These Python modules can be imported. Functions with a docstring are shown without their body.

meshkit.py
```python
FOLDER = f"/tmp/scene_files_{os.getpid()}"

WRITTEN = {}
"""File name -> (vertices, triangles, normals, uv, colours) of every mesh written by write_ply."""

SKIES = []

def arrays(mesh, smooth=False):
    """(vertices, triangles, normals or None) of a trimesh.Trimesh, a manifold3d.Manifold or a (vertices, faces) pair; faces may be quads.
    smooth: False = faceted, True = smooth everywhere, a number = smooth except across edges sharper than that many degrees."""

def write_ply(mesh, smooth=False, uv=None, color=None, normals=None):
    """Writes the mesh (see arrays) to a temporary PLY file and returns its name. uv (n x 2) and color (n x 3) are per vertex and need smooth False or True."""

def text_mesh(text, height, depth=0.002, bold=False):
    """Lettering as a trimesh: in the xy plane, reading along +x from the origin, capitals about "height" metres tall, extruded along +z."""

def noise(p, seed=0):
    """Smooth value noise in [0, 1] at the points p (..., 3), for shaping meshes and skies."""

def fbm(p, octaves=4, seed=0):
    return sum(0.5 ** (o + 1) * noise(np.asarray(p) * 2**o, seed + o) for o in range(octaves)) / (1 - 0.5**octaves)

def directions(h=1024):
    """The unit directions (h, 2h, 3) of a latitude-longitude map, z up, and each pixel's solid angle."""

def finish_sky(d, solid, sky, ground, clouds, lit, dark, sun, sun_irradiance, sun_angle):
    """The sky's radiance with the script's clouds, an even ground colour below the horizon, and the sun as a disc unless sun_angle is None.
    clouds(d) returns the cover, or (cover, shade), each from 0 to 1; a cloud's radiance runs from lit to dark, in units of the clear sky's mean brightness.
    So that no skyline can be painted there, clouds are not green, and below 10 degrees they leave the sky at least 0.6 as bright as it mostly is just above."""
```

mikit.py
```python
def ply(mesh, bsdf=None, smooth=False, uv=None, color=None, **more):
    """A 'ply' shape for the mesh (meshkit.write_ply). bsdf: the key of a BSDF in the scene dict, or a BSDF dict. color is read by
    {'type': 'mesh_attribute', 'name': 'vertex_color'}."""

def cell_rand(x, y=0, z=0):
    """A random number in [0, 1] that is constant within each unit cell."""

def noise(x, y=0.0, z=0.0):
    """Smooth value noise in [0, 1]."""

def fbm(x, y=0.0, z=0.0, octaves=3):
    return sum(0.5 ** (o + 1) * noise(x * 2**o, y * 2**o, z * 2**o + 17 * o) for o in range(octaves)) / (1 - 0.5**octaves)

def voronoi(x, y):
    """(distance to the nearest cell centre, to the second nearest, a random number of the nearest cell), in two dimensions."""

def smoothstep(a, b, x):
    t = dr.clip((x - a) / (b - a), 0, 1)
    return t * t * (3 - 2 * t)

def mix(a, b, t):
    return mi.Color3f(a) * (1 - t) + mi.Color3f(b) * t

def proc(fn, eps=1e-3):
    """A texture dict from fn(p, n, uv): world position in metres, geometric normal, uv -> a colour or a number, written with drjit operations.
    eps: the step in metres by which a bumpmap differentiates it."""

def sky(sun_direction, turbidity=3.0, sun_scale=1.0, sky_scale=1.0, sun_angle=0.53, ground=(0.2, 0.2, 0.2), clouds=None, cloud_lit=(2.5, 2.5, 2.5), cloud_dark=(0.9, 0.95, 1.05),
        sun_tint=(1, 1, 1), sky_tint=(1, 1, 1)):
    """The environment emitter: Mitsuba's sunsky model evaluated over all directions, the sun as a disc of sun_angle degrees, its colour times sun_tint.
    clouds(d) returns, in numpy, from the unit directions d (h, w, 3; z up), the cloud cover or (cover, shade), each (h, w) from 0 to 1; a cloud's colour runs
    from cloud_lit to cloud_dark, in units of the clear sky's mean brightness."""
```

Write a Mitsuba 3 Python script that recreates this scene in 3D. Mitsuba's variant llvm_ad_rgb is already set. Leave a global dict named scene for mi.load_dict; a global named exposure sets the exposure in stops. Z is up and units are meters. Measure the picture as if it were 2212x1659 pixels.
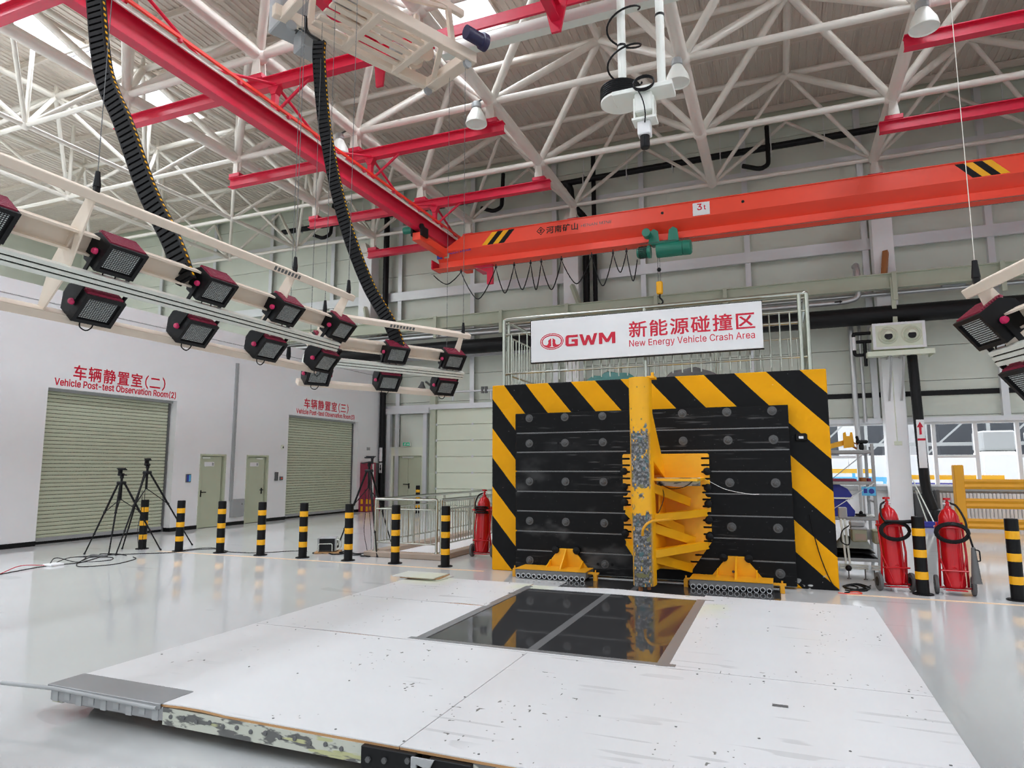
import math, random
import numpy as np, trimesh, manifold3d as m3, mitsuba as mi, drjit as dr
from shapely import Polygon, MultiPolygon, box as sbox, Point, affinity, union_all
import mikit, meshkit
from mikit import proc, noise, fbm, smoothstep, mix

# ------------------------------------------------------------------ camera, sky, daylight, exposure
T = mi.ScalarTransform4f
YAW, PITCH, FPX = math.radians(-21.95), math.radians(7.2), 1430.0
FWD = np.array([math.sin(YAW) * math.cos(PITCH), math.cos(YAW) * math.cos(PITCH), math.sin(PITCH)])
EYE = np.array([0, 0, 1.65])
exposure = 0.16
scene, labels = {"type": "scene"}, {}
scene["camera"] = {"type": "perspective", "fov": math.degrees(2 * math.atan(1106 / FPX)), "fov_axis": "x", "near_clip": 0.05, "far_clip": 500.0,
                   "to_world": T().look_at(origin=EYE.tolist(), target=(EYE + FWD).tolist(), up=[0.0017, 0, 1])}
def overcast(d):
    n = meshkit.fbm(d * 3.0, 4, 5)
    return np.full(d.shape[:2], 0.92), np.clip(n * 0.8, 0, 1)
scene["sky"] = {**mikit.sky((0.3, -0.5, 0.8), turbidity=4, sun_scale=0.0, sky_scale=22.0, clouds=overcast, cloud_lit=(2.2, 2.25, 2.3), cloud_dark=(1.2, 1.25, 1.35)), "sampling_weight": 1.0}
SKYLIGHT = (-29.9, -18.45, -7.1, 4.3, 15.7)         # daylight strips in the roof: x of their centres
SKYLIGHT_L = (14.0, 15.5, 17.4)

# ------------------------------------------------------------------ helpers
rnd = random.Random(7)
V3 = lambda *a: np.array(a, float)
def unit(v): v = np.asarray(v, float); return v / np.linalg.norm(v)
def lin(h):
    c = np.array([int(h[i:i + 2], 16) for i in (1, 3, 5)]) / 255.0
    return [float(x / 12.92 if x <= 0.04045 else ((x + 0.055) / 1.055) ** 2.4) for x in c]
def frame(o, ux, uy):
    m = np.eye(4); ux, uy = unit(ux), unit(uy); m[:3, 0], m[:3, 1], m[:3, 2], m[:3, 3] = ux, uy, np.cross(ux, uy), o
    return m
def xf(mesh, m):
    v, f = mesh; m = np.asarray(m); v = v @ m[:3, :3].T + m[:3, 3]
    return v, (f[:, ::-1] if np.linalg.det(m[:3, :3]) < 0 else f)
def tm(mesh): return np.array(mesh.vertices, float), np.array(mesh.faces, int)
def join(*ms):
    vs, fs, n = [], [], 0
    for v, f in ms: vs.append(v); fs.append(np.asarray(f) + n); n += len(v)
    return np.vstack(vs), np.vstack(fs)
BV = np.array([[x, y, z] for x in (-.5, .5) for y in (-.5, .5) for z in (-.5, .5)])
BF = np.array([[0, 1, 3], [0, 3, 2], [4, 6, 7], [4, 7, 5], [0, 4, 5], [0, 5, 1], [2, 3, 7], [2, 7, 6], [0, 2, 6], [0, 6, 4], [1, 5, 7], [1, 7, 3]])
def bx(x0, x1, y0, y1, z0, z1):
    lo, hi = V3(x0, y0, z0), V3(x1, y1, z1); return BV * (hi - lo) + (lo + hi) / 2, BF
def cb(x0, x1, y0, y1, z0, z1, c=.01):               # box with chamfered edges
    lo, hi = V3(x0, y0, z0), V3(x1, y1, z1); s = (hi - lo) / 2; c = min(c, .45 * 2 * s.min()); p = []
    for g in BV * 2:
        for k in range(3):
            q = s - c; q[k] = s[k]; p.append(g * q + (lo + hi) / 2)
    return tm(trimesh.convex.convex_hull(np.array(p)))
def bar(a, b, w, h=None, up=(0, 0, 1)):              # rectangular bar between two points
    a, b = np.asarray(a, float), np.asarray(b, float); h = h or w; d = unit(b - a); up = np.asarray(up, float)
    if abs(d @ unit(up)) > .97: up = V3(1, 0, 0)
    s = unit(np.cross(d, up)); u = np.cross(s, d); m = np.eye(4)
    m[:3, 0], m[:3, 1], m[:3, 2], m[:3, 3] = d * np.linalg.norm(b - a), s * w, u * h, (a + b) / 2
    return xf((BV, BF), m)
def tube(pts, r, n=10, caps=True):
    p = np.asarray(pts, float); k = len(p); t = np.gradient(p, axis=0); t /= np.linalg.norm(t, axis=1, keepdims=True) + 1e-12
    a = np.cross(t[0], V3(0, 0, 1) if abs(t[0][2]) < .9 else V3(1, 0, 0)); a /= np.linalg.norm(a); A = []
    for i in range(k):
        a = a - t[i] * (a @ t[i]); a /= np.linalg.norm(a); A.append(a)
    A = np.array(A); B = np.cross(t, A); r = np.broadcast_to(r, (k,)); g = np.arange(n) * 2 * np.pi / n
    v = p[:, None] + r[:, None, None] * (np.cos(g)[None, :, None] * A[:, None] + np.sin(g)[None, :, None] * B[:, None]); v = v.reshape(-1, 3)
    i, j = np.meshgrid(np.arange(k - 1), np.arange(n), indexing="ij"); j2 = (j + 1) % n
    q = np.stack([i * n + j, i * n + j2, (i + 1) * n + j2, (i + 1) * n + j], -1).reshape(-1, 4); f = np.vstack([q[:, [0, 1, 2]], q[:, [0, 2, 3]]])
    if caps:
        c0 = len(v); v = np.vstack([v, p[0], p[-1]]); j = np.arange(n); e = (k - 1) * n
        f = np.vstack([f, np.stack([np.full(n, c0), (j + 1) % n, j], 1), np.stack([np.full(n, c0 + 1), e + j, e + (j + 1) % n], 1)])
    return v, f
def spline(pts, n=40):
    p = np.asarray(pts, float); P = np.vstack([2 * p[0] - p[1], p, 2 * p[-1] - p[-2]]); out = []; m = max(2, n // (len(p) - 1))
    for i in range(1, len(P) - 2):
        for t in np.linspace(0, 1, m, endpoint=False):
            a, b, c, d = P[i - 1:i + 3]; out.append(.5 * (2 * b + (c - a) * t + (2 * a - 5 * b + 4 * c - d) * t * t + (3 * b - a - 3 * c + d) * t ** 3))
    return np.array(out + [p[-1]])
def bend(pts, r, n=6):                               # a polyline with rounded corners
    p = [np.asarray(q, float) for q in pts]; out = [p[0]]
    for a, b, c in zip(p, p[1:], p[2:]):
        k = min(r, .45 * np.linalg.norm(a - b), .45 * np.linalg.norm(c - b)); s, e = b + unit(a - b) * k, b + unit(c - b) * k
        out += [(1 - t) ** 2 * s + 2 * t * (1 - t) * b + t * t * e for t in np.linspace(0, 1, n)]
    return np.array(out + [p[-1]])
def lathe(prof, n=24, m=None):                       # (radius, height) profile turned about z
    p = np.asarray(prof, float); g = np.arange(n) * 2 * np.pi / n; k = len(p)
    v = np.stack([p[:, 0, None] * np.cos(g), p[:, 0, None] * np.sin(g), np.repeat(p[:, 1, None], n, 1)], -1).reshape(-1, 3)
    i, j = np.meshgrid(np.arange(k - 1), np.arange(n), indexing="ij"); j2 = (j + 1) % n
    q = np.stack([i * n + j, i * n + j2, (i + 1) * n + j2, (i + 1) * n + j], -1).reshape(-1, 4); f = np.vstack([q[:, [0, 1, 2]], q[:, [0, 2, 3]]])
    return xf((v, f), m) if m is not None else (v, f)
def cyl(a, b, r, n=16): return tube([a, b], r, n)
def ball(c, r, n=2): v, f = tm(trimesh.creation.icosphere(n, 1.0)); return v * r + np.asarray(c), f
def prism(poly, depth, m=None):                      # shapely polygon in the xy plane, extruded along +z, placed by m
    if not isinstance(poly, (Polygon, MultiPolygon)): poly = Polygon(poly)
    o = join(*[tm(trimesh.creation.extrude_polygon(g, depth, engine="earcut")) for g in getattr(poly, "geoms", [poly]) if g.area > 1e-9])
    return xf(o, m) if m is not None else o
def ibeam(a, b, h, w, t=.015, up=(0, 0, 1)):
    a, b, u = (np.asarray(q, float) for q in (a, b, up)); o = (h - t) / 2
    return join(bar(a + u * o, b + u * o, w, t, up), bar(a - u * o, b - u * o, w, t, up), bar(a, b, t * .8, h - 2 * t, up))
_count = {}
def numbered(key):
    n = _count.get(key, 0); _count[key] = n + 1
    return key if n == 0 else f"{key}_{n:03d}"
def put(key, mesh, bsdf, smooth=False, to=None, **more):
    d = mesh if isinstance(mesh, dict) else mikit.ply(mesh, bsdf, smooth, **more)
    if to is not None: d = {**d, "to_world": T(np.asarray(to).tolist())}
    scene[key] = d
    return key
def part(root, name, mesh, bsdf=None, smooth=False, to=None, label=None, kind=None, **more):
    key = put(numbered(root + "__" + name), mesh, bsdf, smooth, to, **more)
    if label or kind: labels[key] = {**({"label": label} if label else {}), **({"kind": kind} if kind else {})}
    return key
GROUPS = dict(bollard="striped bollards", floodlight="floodlights on the rigs", wheeled_extinguisher="wheeled fire extinguishers", tripod="camera tripods", high_bay_lamp="high bay lamps under the roof", runway_support_beam="red cross beams under the roof", light_rig="hanging floodlight rigs",
              tube_bracket="tube brackets at the barrier foot", loose_board="loose boards on the platform corner", storage_box="storage boxes on the profile stand", folded_mat="mats on the lowest shelf", goods_stack="wrapped goods outside", outdoor_rack="low racks outside", tin="tins on the third shelf", room_lettering="room names over the shutters", cable_chain="hanging cable chains")
def thing(name, label, cat, group=None, kind=None):
    key = numbered(name); labels[key] = {"label": label, "category": cat}
    group = group or GROUPS.get(name)
    if group: labels[key]["group"] = group
    if kind: labels[key]["kind"] = kind
    return key
def single(name, mesh, bsdf, label, cat, smooth=False, group=None, to=None):
    key = thing(name, label, cat, group); put(key, mesh, bsdf, smooth, to); return key
def struct(name, mesh=None, bsdf=None, smooth=False, label=None):
    key = numbered(name); labels[key] = {"kind": "structure", **({"label": label} if label else {})}
    if mesh is not None: put(key, mesh, bsdf, smooth)
    return key
ORD = "first second third fourth fifth sixth seventh eighth ninth tenth eleventh twelfth".split()

# ------------------------------------------------------------------ materials
def mat(name, color, rough=.5, metal=0.0, spec=.5, **more):
    c = lin(color) if isinstance(color, str) else color
    c = c if isinstance(c, dict) else {"type": "rgb", "value": list(map(float, c))}
    scene[name] = {"type": "twosided", "bsdf": {"type": "principled", "base_color": c, "roughness": rough, "metallic": metal, "specular": spec, **more}}
def p_floor(p, n, uv):
    a = fbm(p.x * .35, p.y * .35, 3.0, 3); b = noise(p.x * 2.1, p.y * 2.1, 9.0)
    s = smoothstep(.78, .8, noise(p.x * .9 + 40, p.y * 3.1, 5.0)) * smoothstep(.72, .78, noise(p.x * 1.3, p.y * 9.0, 2.0))
    return mi.Color3f(.44, .445, .435) * (0.94 + .08 * a + .02 * b) * (1 - .1 * s)
def p_stripe(p, n, uv):
    u = p.x + (p.y - 10.15) * dr.select(p.y > 10.2, 1.0, 0.0) + (.75 + .043 * (p.x + 4.45)) * (p.z - 3.02) + 4.61 + .005 * noise(p.x * 9, p.y, p.z * 9) + 40 * .0
    k = (dr.sqrt(dr.maximum(.555 + .05 * u, .01)) - .745) / .025; k = k - dr.floor(k)
    w = fbm(p.x * 7, p.y * 7, p.z * 9, 3); chip = smoothstep(.66, .7, w) * smoothstep(.28, .02, p.z) * smoothstep(-.2, .3, p.x) + smoothstep(.93, .95, noise(p.x * 40, p.y * 9, p.z * 40)) * .4
    c = mix((.006, .006, .0065), (.80, .36, .002), dr.select(k < .5, 1.0, 0.0)) * (.93 + .14 * fbm(p.x * 3, p.z * 3, 1.0, 2))
    return mix(c, (.55, .55, .53), dr.clip(chip, 0, 1))
def p_plate(p, n, uv):
    sc = smoothstep(.62, .86, fbm(p.x * 3.0, p.y * 3, p.z * 26, 3)) * smoothstep(.45, .75, noise(p.x * 1.1, 3.0, p.z * 1.4))
    dust = smoothstep(.5, .85, fbm(p.x * 2.2, 1.0, p.z * 3.0, 4)) * smoothstep(-1.6, -2.8, p.x) * smoothstep(2.4, .6, p.z)
    dots = smoothstep(.9, .93, noise(p.x * 55, p.y * 20, p.z * 55))
    return mix((.006, .006, .0065), (.14, .14, .14), dr.clip(sc * .45 + dust * .55 + dots * .5, 0, 1))
def p_pole(p, n, uv):
    w = fbm(p.x * 22, p.y * 22, p.z * 14, 5); front = smoothstep(8.86, 8.78, p.y)
    band = smoothstep(2.32, 2.02, p.z) * (1 - .75 * smoothstep(.22, .1, dr.abs(p.z - 1.22))) * smoothstep(.13, .19, p.z + .1)
    m = smoothstep(.54, .44, w + .42 * (1 - band) - .17) * front * smoothstep(.155, .1, dr.abs(p.x + 1.72))
    k = fbm(p.x * 45, p.y * 45, p.z * 36, 3); q = fbm(p.x * 14 + 5, p.y * 14, p.z * 11, 4)
    g = mix((.055, .055, .055), (.30, .30, .31), smoothstep(.35, .8, k)); g = mix(g, (.05, .12, .13), smoothstep(.60, .66, q)); g = mix(g, (.16, .15, .06), smoothstep(.38, .32, q))
    return mix(mi.Color3f(.83, .40, .004), g, m)
def p_board(p, n, uv):
    spk = smoothstep(.93, .95, noise(p.x * 34, p.y * 34, 4.0)) * smoothstep(.6, .75, noise(p.x * 3, p.y * 3, 8.0))
    yel = smoothstep(.52, .8, fbm(p.x * 1.4 + 3, p.y * 1.4, 6.0, 3)) * smoothstep(5.8, 7.6, p.y); sm = fbm(p.x * .8, p.y * 2.5, 2.0, 3)
    scr = smoothstep(.8, .86, noise(p.x * 2.5, p.y * 22, 1.0)) * smoothstep(.6, .8, noise(p.x * 1.7, p.y * 1.9, 3.0)) * .35
    c = mix((.61, .61, .605), (.60, .615, .49), yel) * (.95 + .07 * sm)
    return mix(c, (.12, .12, .11), dr.clip(spk + scr * .6, 0, .9))
def p_worn(p, n, uv):
    a = fbm(p.x * 9, p.y * 9, p.z * 22, 4); b = fbm(p.x * 5 + 9, p.y, p.z * 30, 3)
    c = mix((.46, .47, .40), (.10, .10, .095), smoothstep(.52, .62, a)); return mix(c, (.42, .42, .22), smoothstep(.62, .7, b))
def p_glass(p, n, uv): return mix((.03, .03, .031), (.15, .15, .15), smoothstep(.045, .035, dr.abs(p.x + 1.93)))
def p_dots(p, n, uv):
    return mi.Color3f(.2)
mat("m_floor", proc(p_floor), .085, 0, .6)
mat("m_line", "#dcc3a4", .4)
mat("m_stripe", proc(p_stripe), .45, 0, .15)
mat("m_plate", proc(p_plate), .45, 0, .15)
mat("m_pole", proc(p_pole), .4)
mat("m_board", proc(p_board), .35)
mat("m_worn", proc(p_worn), .5)
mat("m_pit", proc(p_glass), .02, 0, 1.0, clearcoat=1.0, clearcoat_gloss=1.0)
mat("m_white", (.84, .84, .84), .6)
mat("m_wallpanel", (.62, .65, .565), .45)
mat("m_shutter", (.52, .55, .41), .5)
mat("m_door", (.48, .51, .37), .5)
mat("m_section", (.68, .71, .57), .45)
mat("m_ceiling", (.60, .54, .47), .5)
mat("m_cream", (.71, .675, .605), .4)
mat("m_rig", (.70, .60, .49), .5)
mat("m_alu", (.74, .77, .70), .35, .25)
mat("m_steel", (.55, .57, .50), .2, 1.0)
mat("m_galv", (.68, .69, .70), .42, .35)
mat("m_girder", (.46, .49, .38), .5)
mat("m_pipe", (.55, .55, .55), .3, .7)
mat("m_red", (.56, .012, .045), .35)
mat("m_bright", (.82, .035, .02), .35)
mat("m_orange", (.80, .065, .03), .38)
mat("m_extred", (.48, .006, .012), .2)
mat("m_letter", (.52, .008, .03), .5)
mat("m_yellow", (.83, .40, .004), .4)
mat("m_guard", (.72, .33, .012), .45)
mat("m_black", (.006, .006, .0065), .4, 0, .2)
mat("m_plastic", (.012, .012, .0125), .4, 0, .2)
mat("m_rubber", (.05, .05, .052), .7)
mat("m_wheel", (.11, .11, .11), .7)
mat("m_grey", (.33, .34, .34), .5)
mat("m_dark", (.10, .10, .10), .5)
mat("m_lamp", (.80, .82, .76), .4)
mat("m_green", (.012, .16, .105), .35)
mat("m_blue", (.02, .03, .28), .5)
mat("m_cyan", (.10, .45, .75), .5)
mat("m_wine", (.26, .025, .055), .4)
mat("m_knob", (.52, .02, .10), .3)
mat("m_led", (.46, .48, .46), .3)
mat("m_ply", (.42, .23, .10), .7)
mat("m_tape", (.30, .305, .31), .32, .5)
mat("m_kerb", (.36, .28, .22), .6)
mat("m_white_gloss", (.80, .80, .80), .3)
mat("m_olive", (.30, .31, .21), .5)
mat("m_cloth", (.20, .21, .18), .8)
mat("m_teal", (.06, .22, .20), .6)
mat("m_rust", (.35, .13, .04), .6)
mat("m_slot", (.17, .17, .17), .5, .2)
mat("m_navy", (.018, .018, .06), .4)
mat("m_dusk", (.02, .026, .036), .6)
mat("m_bolt", (.09, .09, .09), .45, .3)
mat("m_exit", (.05, .55, .30), .5)
scene["m_pane"] = {"type": "thindielectric"}
# ------------------------------------------------------------------ the hall
WX, BY, ROOF = -14.9, 23.1, 13.7
struct("floor", bx(-36, 26, -15, 23.3, -.3, 0), "m_floor")
put(numbered("floor__line"), join(bx(-11.7, -4.5, 9.91, 9.99, 0, .003), bx(.72, 9, 9.86, 9.94, 0, .003)), "m_line"); labels["floor__line"] = {"label": "thin faded orange line"}
struct("ground_outside", bx(-60, 70, 23.3, 110, -.4, -.12), "m_grey")

# left wall of the side rooms, with its openings
holes = [(9.62, 13.0, 3.43), (17.38, 21.25, 3.39), (13.87, 14.80, 2.04), (15.60, 16.52, 2.04)]
poly = sbox(-15, 0, BY, 5.64)
for a, b, h in holes: poly = poly.difference(sbox(a, -1, b, h))
LW = frame((WX, 0, 0), (0, 1, 0), (0, 0, 1))
struct("wall_left", xf(prism(poly, .35), frame((WX - .35, 0, 0), (0, 1, 0), (0, 0, 1))), "m_white")
part("wall_left", "capping", bx(WX - .02, WX + .012, -15, BY, 5.30, 5.315), "m_grey"); part("wall_left", "roof_slab", bx(-34, WX - .3, -15, BY, 5.45, 5.64), "m_white")
base = []
edges = [-15] + [e for a, b, h in sorted(holes) for e in (a, b)] + [BY]
for a, b in zip(edges[::2], edges[1::2]): base.append(bx(WX, WX + .012, a, b, 0, .1))
for a, b, h in holes[:2]: base += [bx(WX - .25, WX, b - .012, b, 0, .1), bx(WX - .262, WX - .25, a, b, 0, .06)]
struct("baseboard_left", join(*base), "m_black")
for n, (a, b, h) in enumerate(holes[:2], 1):
    d = struct(f"door_{n}", label=f"pale green roller shutter under the red lettering of room {'two' if n == 1 else 'three'}")
    k = 38; st = (h - .16) / k
    slat = prism([(0, .004), (.012, .012), (.016, st * .5), (.012, st - .012), (0, st - .004)], b - a)
    sl = mikit.ply(slat, "m_shutter")
    for i in range(k): part(d, "slat", sl, to=frame((WX - .25, b, .12 + i * st), (1, 0, 0), (0, 0, 1)) @ np.diag([1, 1, 1, 1]))
    part(d, "bottom_bar", bx(WX - .25, WX - .21, a, b, .06, .14), "m_grey"); part(d, "guide", bx(WX - .24, WX - .2, b - .06, b - .02, 0, h), "m_dark"); part(d, "guide", bx(WX - .24, WX - .2, a, a + .05, 0, h), "m_shutter")
    part(d, "backing", bx(WX - .34, WX - .27, a - .1, b + .1, 0, h + .1), "m_dark"); part(d, "header", bx(WX - .2, WX - .14, a, b, h - .06, h), "m_grey")
for n, (a, b, h) in enumerate(holes[2:], 3):
    d = struct(f"door_{n}", label="pale green single door with a small sign, " + ("left" if n == 3 else "right") + " of the grey trunking")
    part(d, "leaf", cb(WX - .09, WX - .05, a + .06, b - .1, .01, h - .06, .004), "m_door"); part(d, "backing", bx(WX - .34, WX - .3, a - .05, b + .05, 0, h + .05), "m_door")
    part(d, "frame", join(bx(WX - .1, WX + .015, a, a + .05, 0, h), bx(WX - .1, WX + .015, b - .07, b, 0, h), bx(WX - .1, WX + .015, a, b, h - .05, h)), "m_door")
    hy = a + .12 if n == 3 else b - .2; s = 1 if n == 3 else -1
    part(d, "handle", join(bx(WX - .05, WX - .035, hy - .02, hy + .02, .86, 1.04), bx(WX - .05, WX + .02, hy - .012, hy + .012, .97, .995), bx(WX + .005, WX + .02, min(hy, hy + s * .13), max(hy, hy + s * .13), .97, .995)), "m_black")
    part(d, "sign", join(bx(WX - .05, WX - .044, a + .2, a + .55, 1.70, 1.82)), "m_white_gloss"); part(d, "sign_mark", bx(WX - .044, WX - .042, a + .47, a + .53, 1.72, 1.80), "m_grey")
    cy = a + .1 if n == 3 else b - .5
    part(d, "closer", bx(WX - .05, WX - .005, cy, cy + .26, h - .13, h - .08), "m_alu")
# other sides of the hall, out of the picture
struct("wall_front", bx(-36, 26, -15.3, -15, 0, 14), "m_white"); struct("wall_right", bx(24, 24.3, -15, 23.3, 0, 14), "m_white"); struct("wall_far_left", bx(-34.3, -34, -15, 23.3, 0, 14), "m_wallpanel")

# back wall: sandwich panels on a galvanised frame
wb = struct("wall_back"); cut = [sbox(-.6, 1.08, 12.3, 2.98), sbox(-12.5, 0, -8, 3.95), sbox(-14.42, 0, -13.0, 2.13)]
xs = [-34, -27.8, -21.0, -14.2, -7.4, -.7, 6.1, 12.9, 24]; row = 1.06
for r in range(14):
    for x0, x1 in zip(xs, xs[1:]):
        if x1 < -15.5 and r < 4: continue
        g = sbox(x0 + .004, r * row + .006, x1 - .004, min((r + 1) * row - .006, 14))
        for c in cut: g = g.difference(c)
        for q in getattr(g, "geoms", [g]):
            if q.area > .01: part("wall_back", "panel", prism(q, .08, frame((0, BY + .08, 0), (1, 0, 0), (0, 0, 1))), "m_wallpanel")
part("wall_back", "core", prism(sbox(-34, 0, 24, 14).difference(union_all(cut)), .12, frame((0, BY + .2, 0), (1, 0, 0), (0, 0, 1))), "m_grey")
for x in (-31.2, -27.8, -24.4, -21.0, -17.6, -14.2, -10.9, -7.5, -4.2, -.7, 2.8, 6.1, 9.5, 12.9):
    lo = 5.7 if x < -15 else (3.95 if -12.6 < x < -8 else (3.0 if x > -.7 else 0)); part("wall_back", "post", join(bx(x - .09, x - .07, 22.92, BY, lo, 13.6), bx(x - .09, x + .09, 22.9, 22.92, lo, 13.6)), "m_galv")
for z, h, x0, x1 in ((8.62, .36, -34, 24), (11.5, .22, -34, 24), (4.02, .2, -14.8, -8), (3.05, .14, -.7, 12.4), (6.0, .16, -14.8, -7.5)):
    part("wall_back", "girt", join(bx(x0, x1, 22.86, 22.88, z - h / 2, z + h / 2), bx(x0, x1, 22.88, 22.98, z - h / 2, z - h / 2 + .015)), "m_galv")
part("wall_back", "black_strip", bx(1.2, 16, 23.06, BY, 3.78, 3.93), "m_black"); part("wall_back", "sill", cb(-.7, 12.4, 22.85, BY + .05, .95, 1.09, .01), "m_grey"); part("wall_back", "spandrel", bx(-.7, 12.4, 23.04, BY, 0, .95), "m_white")
# window band on the right
w = struct("window_1", label="long band of windows behind the white column"); GX = [-.6, 1.2, 2.25, 3.28, 4.28, 5.33, 6.35, 7.4, 8.4, 9.4, 10.4, 11.4, 12.3]
for i, x in enumerate(GX): part(w, "mullion", cb(x - .05, x + .05, 23.06, 23.2, 1.08, 2.98, .006), "m_white_gloss")
part(w, "frame", join(bx(-.6, 12.3, 23.06, 23.2, 1.07, 1.14), bx(-.6, 12.3, 23.06, 23.2, 2.92, 2.99)), "m_white_gloss")
for i, (a, b) in enumerate(zip(GX, GX[1:])):
    if i in (1, 4, 6, 8): part(w, "transom", cb(a + .05, b - .05, 23.08, 23.19, 1.92, 2.0, .006), "m_white_gloss")
    part(w, "pane", ((np.array([[a + .05, 23.14, 1.14], [b - .05, 23.14, 1.14], [b - .05, 23.14, 2.92], [a + .05, 23.14, 2.92]])), np.array([[0, 1, 2], [0, 2, 3]])), "m_pane")
# sectional door and double door
d = struct("door_5", label="wide sectional overhead door of pale green panels")
for i in range(7):
    z1 = 3.93 - i * .62; z0 = max(z1 - .61, .02)
    part(d, "panel", cb(-12.46, -8.02, 23.0, 23.05, z0, z1, .012), "m_section")
    if i: part(d, "hinge", join(*[bx(x - .04, x + .04, 22.985, 23.0, z1 - .03, z1 + .05) for x in (-10.9, -9.3)], bx(-12.55, -12.42, 22.97, 23.0, z1 - .03, z1 + .06)), "m_galv")
part(d, "backing", bx(-12.6, -7.9, 23.1, 23.16, -.1, 4.05), "m_shutter"); part(d, "guide", join(bx(-12.72, -12.48, 22.9, 23.08, 0, 4.6), bx(-8.0, -7.8, 22.9, 23.08, 0, 4.3)), "m_girder"); part(d, "lintel", cb(-12.5, -8, 22.96, 23.06, 3.94, 4.1, .01), "m_section")
d = struct("door_6", label="pale green double door with one lever handle")
part(d, "frame", join(bx(-14.55, -14.36, 22.9, 23.1, 0, 2.46), bx(-13.06, -12.86, 22.9, 23.1, 0, 2.46), bx(-14.55, -12.86, 22.9, 23.1, 2.12, 2.46)), "m_section")
part(d, "leaf", cb(-14.36, -13.72, 23.0, 23.05, .01, 2.12, .006), "m_door"); part(d, "leaf", cb(-13.71, -13.06, 23.0, 23.05, .01, 2.12, .006), "m_door")
part(d, "backing", bx(-14.5, -12.9, 23.1, 23.16, -.1, 2.3), "m_shutter"); part(d, "handle", join(bx(-13.68, -13.64, 22.98, 23.0, .84, 1.04), bx(-13.9, -13.64, 22.94, 22.96, .99, 1.02), bx(-13.67, -13.65, 22.94, 23, .99, 1.02)), "m_black"); part(d, "closer", bx(-13.95, -13.45, 22.94, 23.0, 2.03, 2.1), "m_alu")
t = struct("trim_1", label="galvanised framing above the double door")
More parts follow.
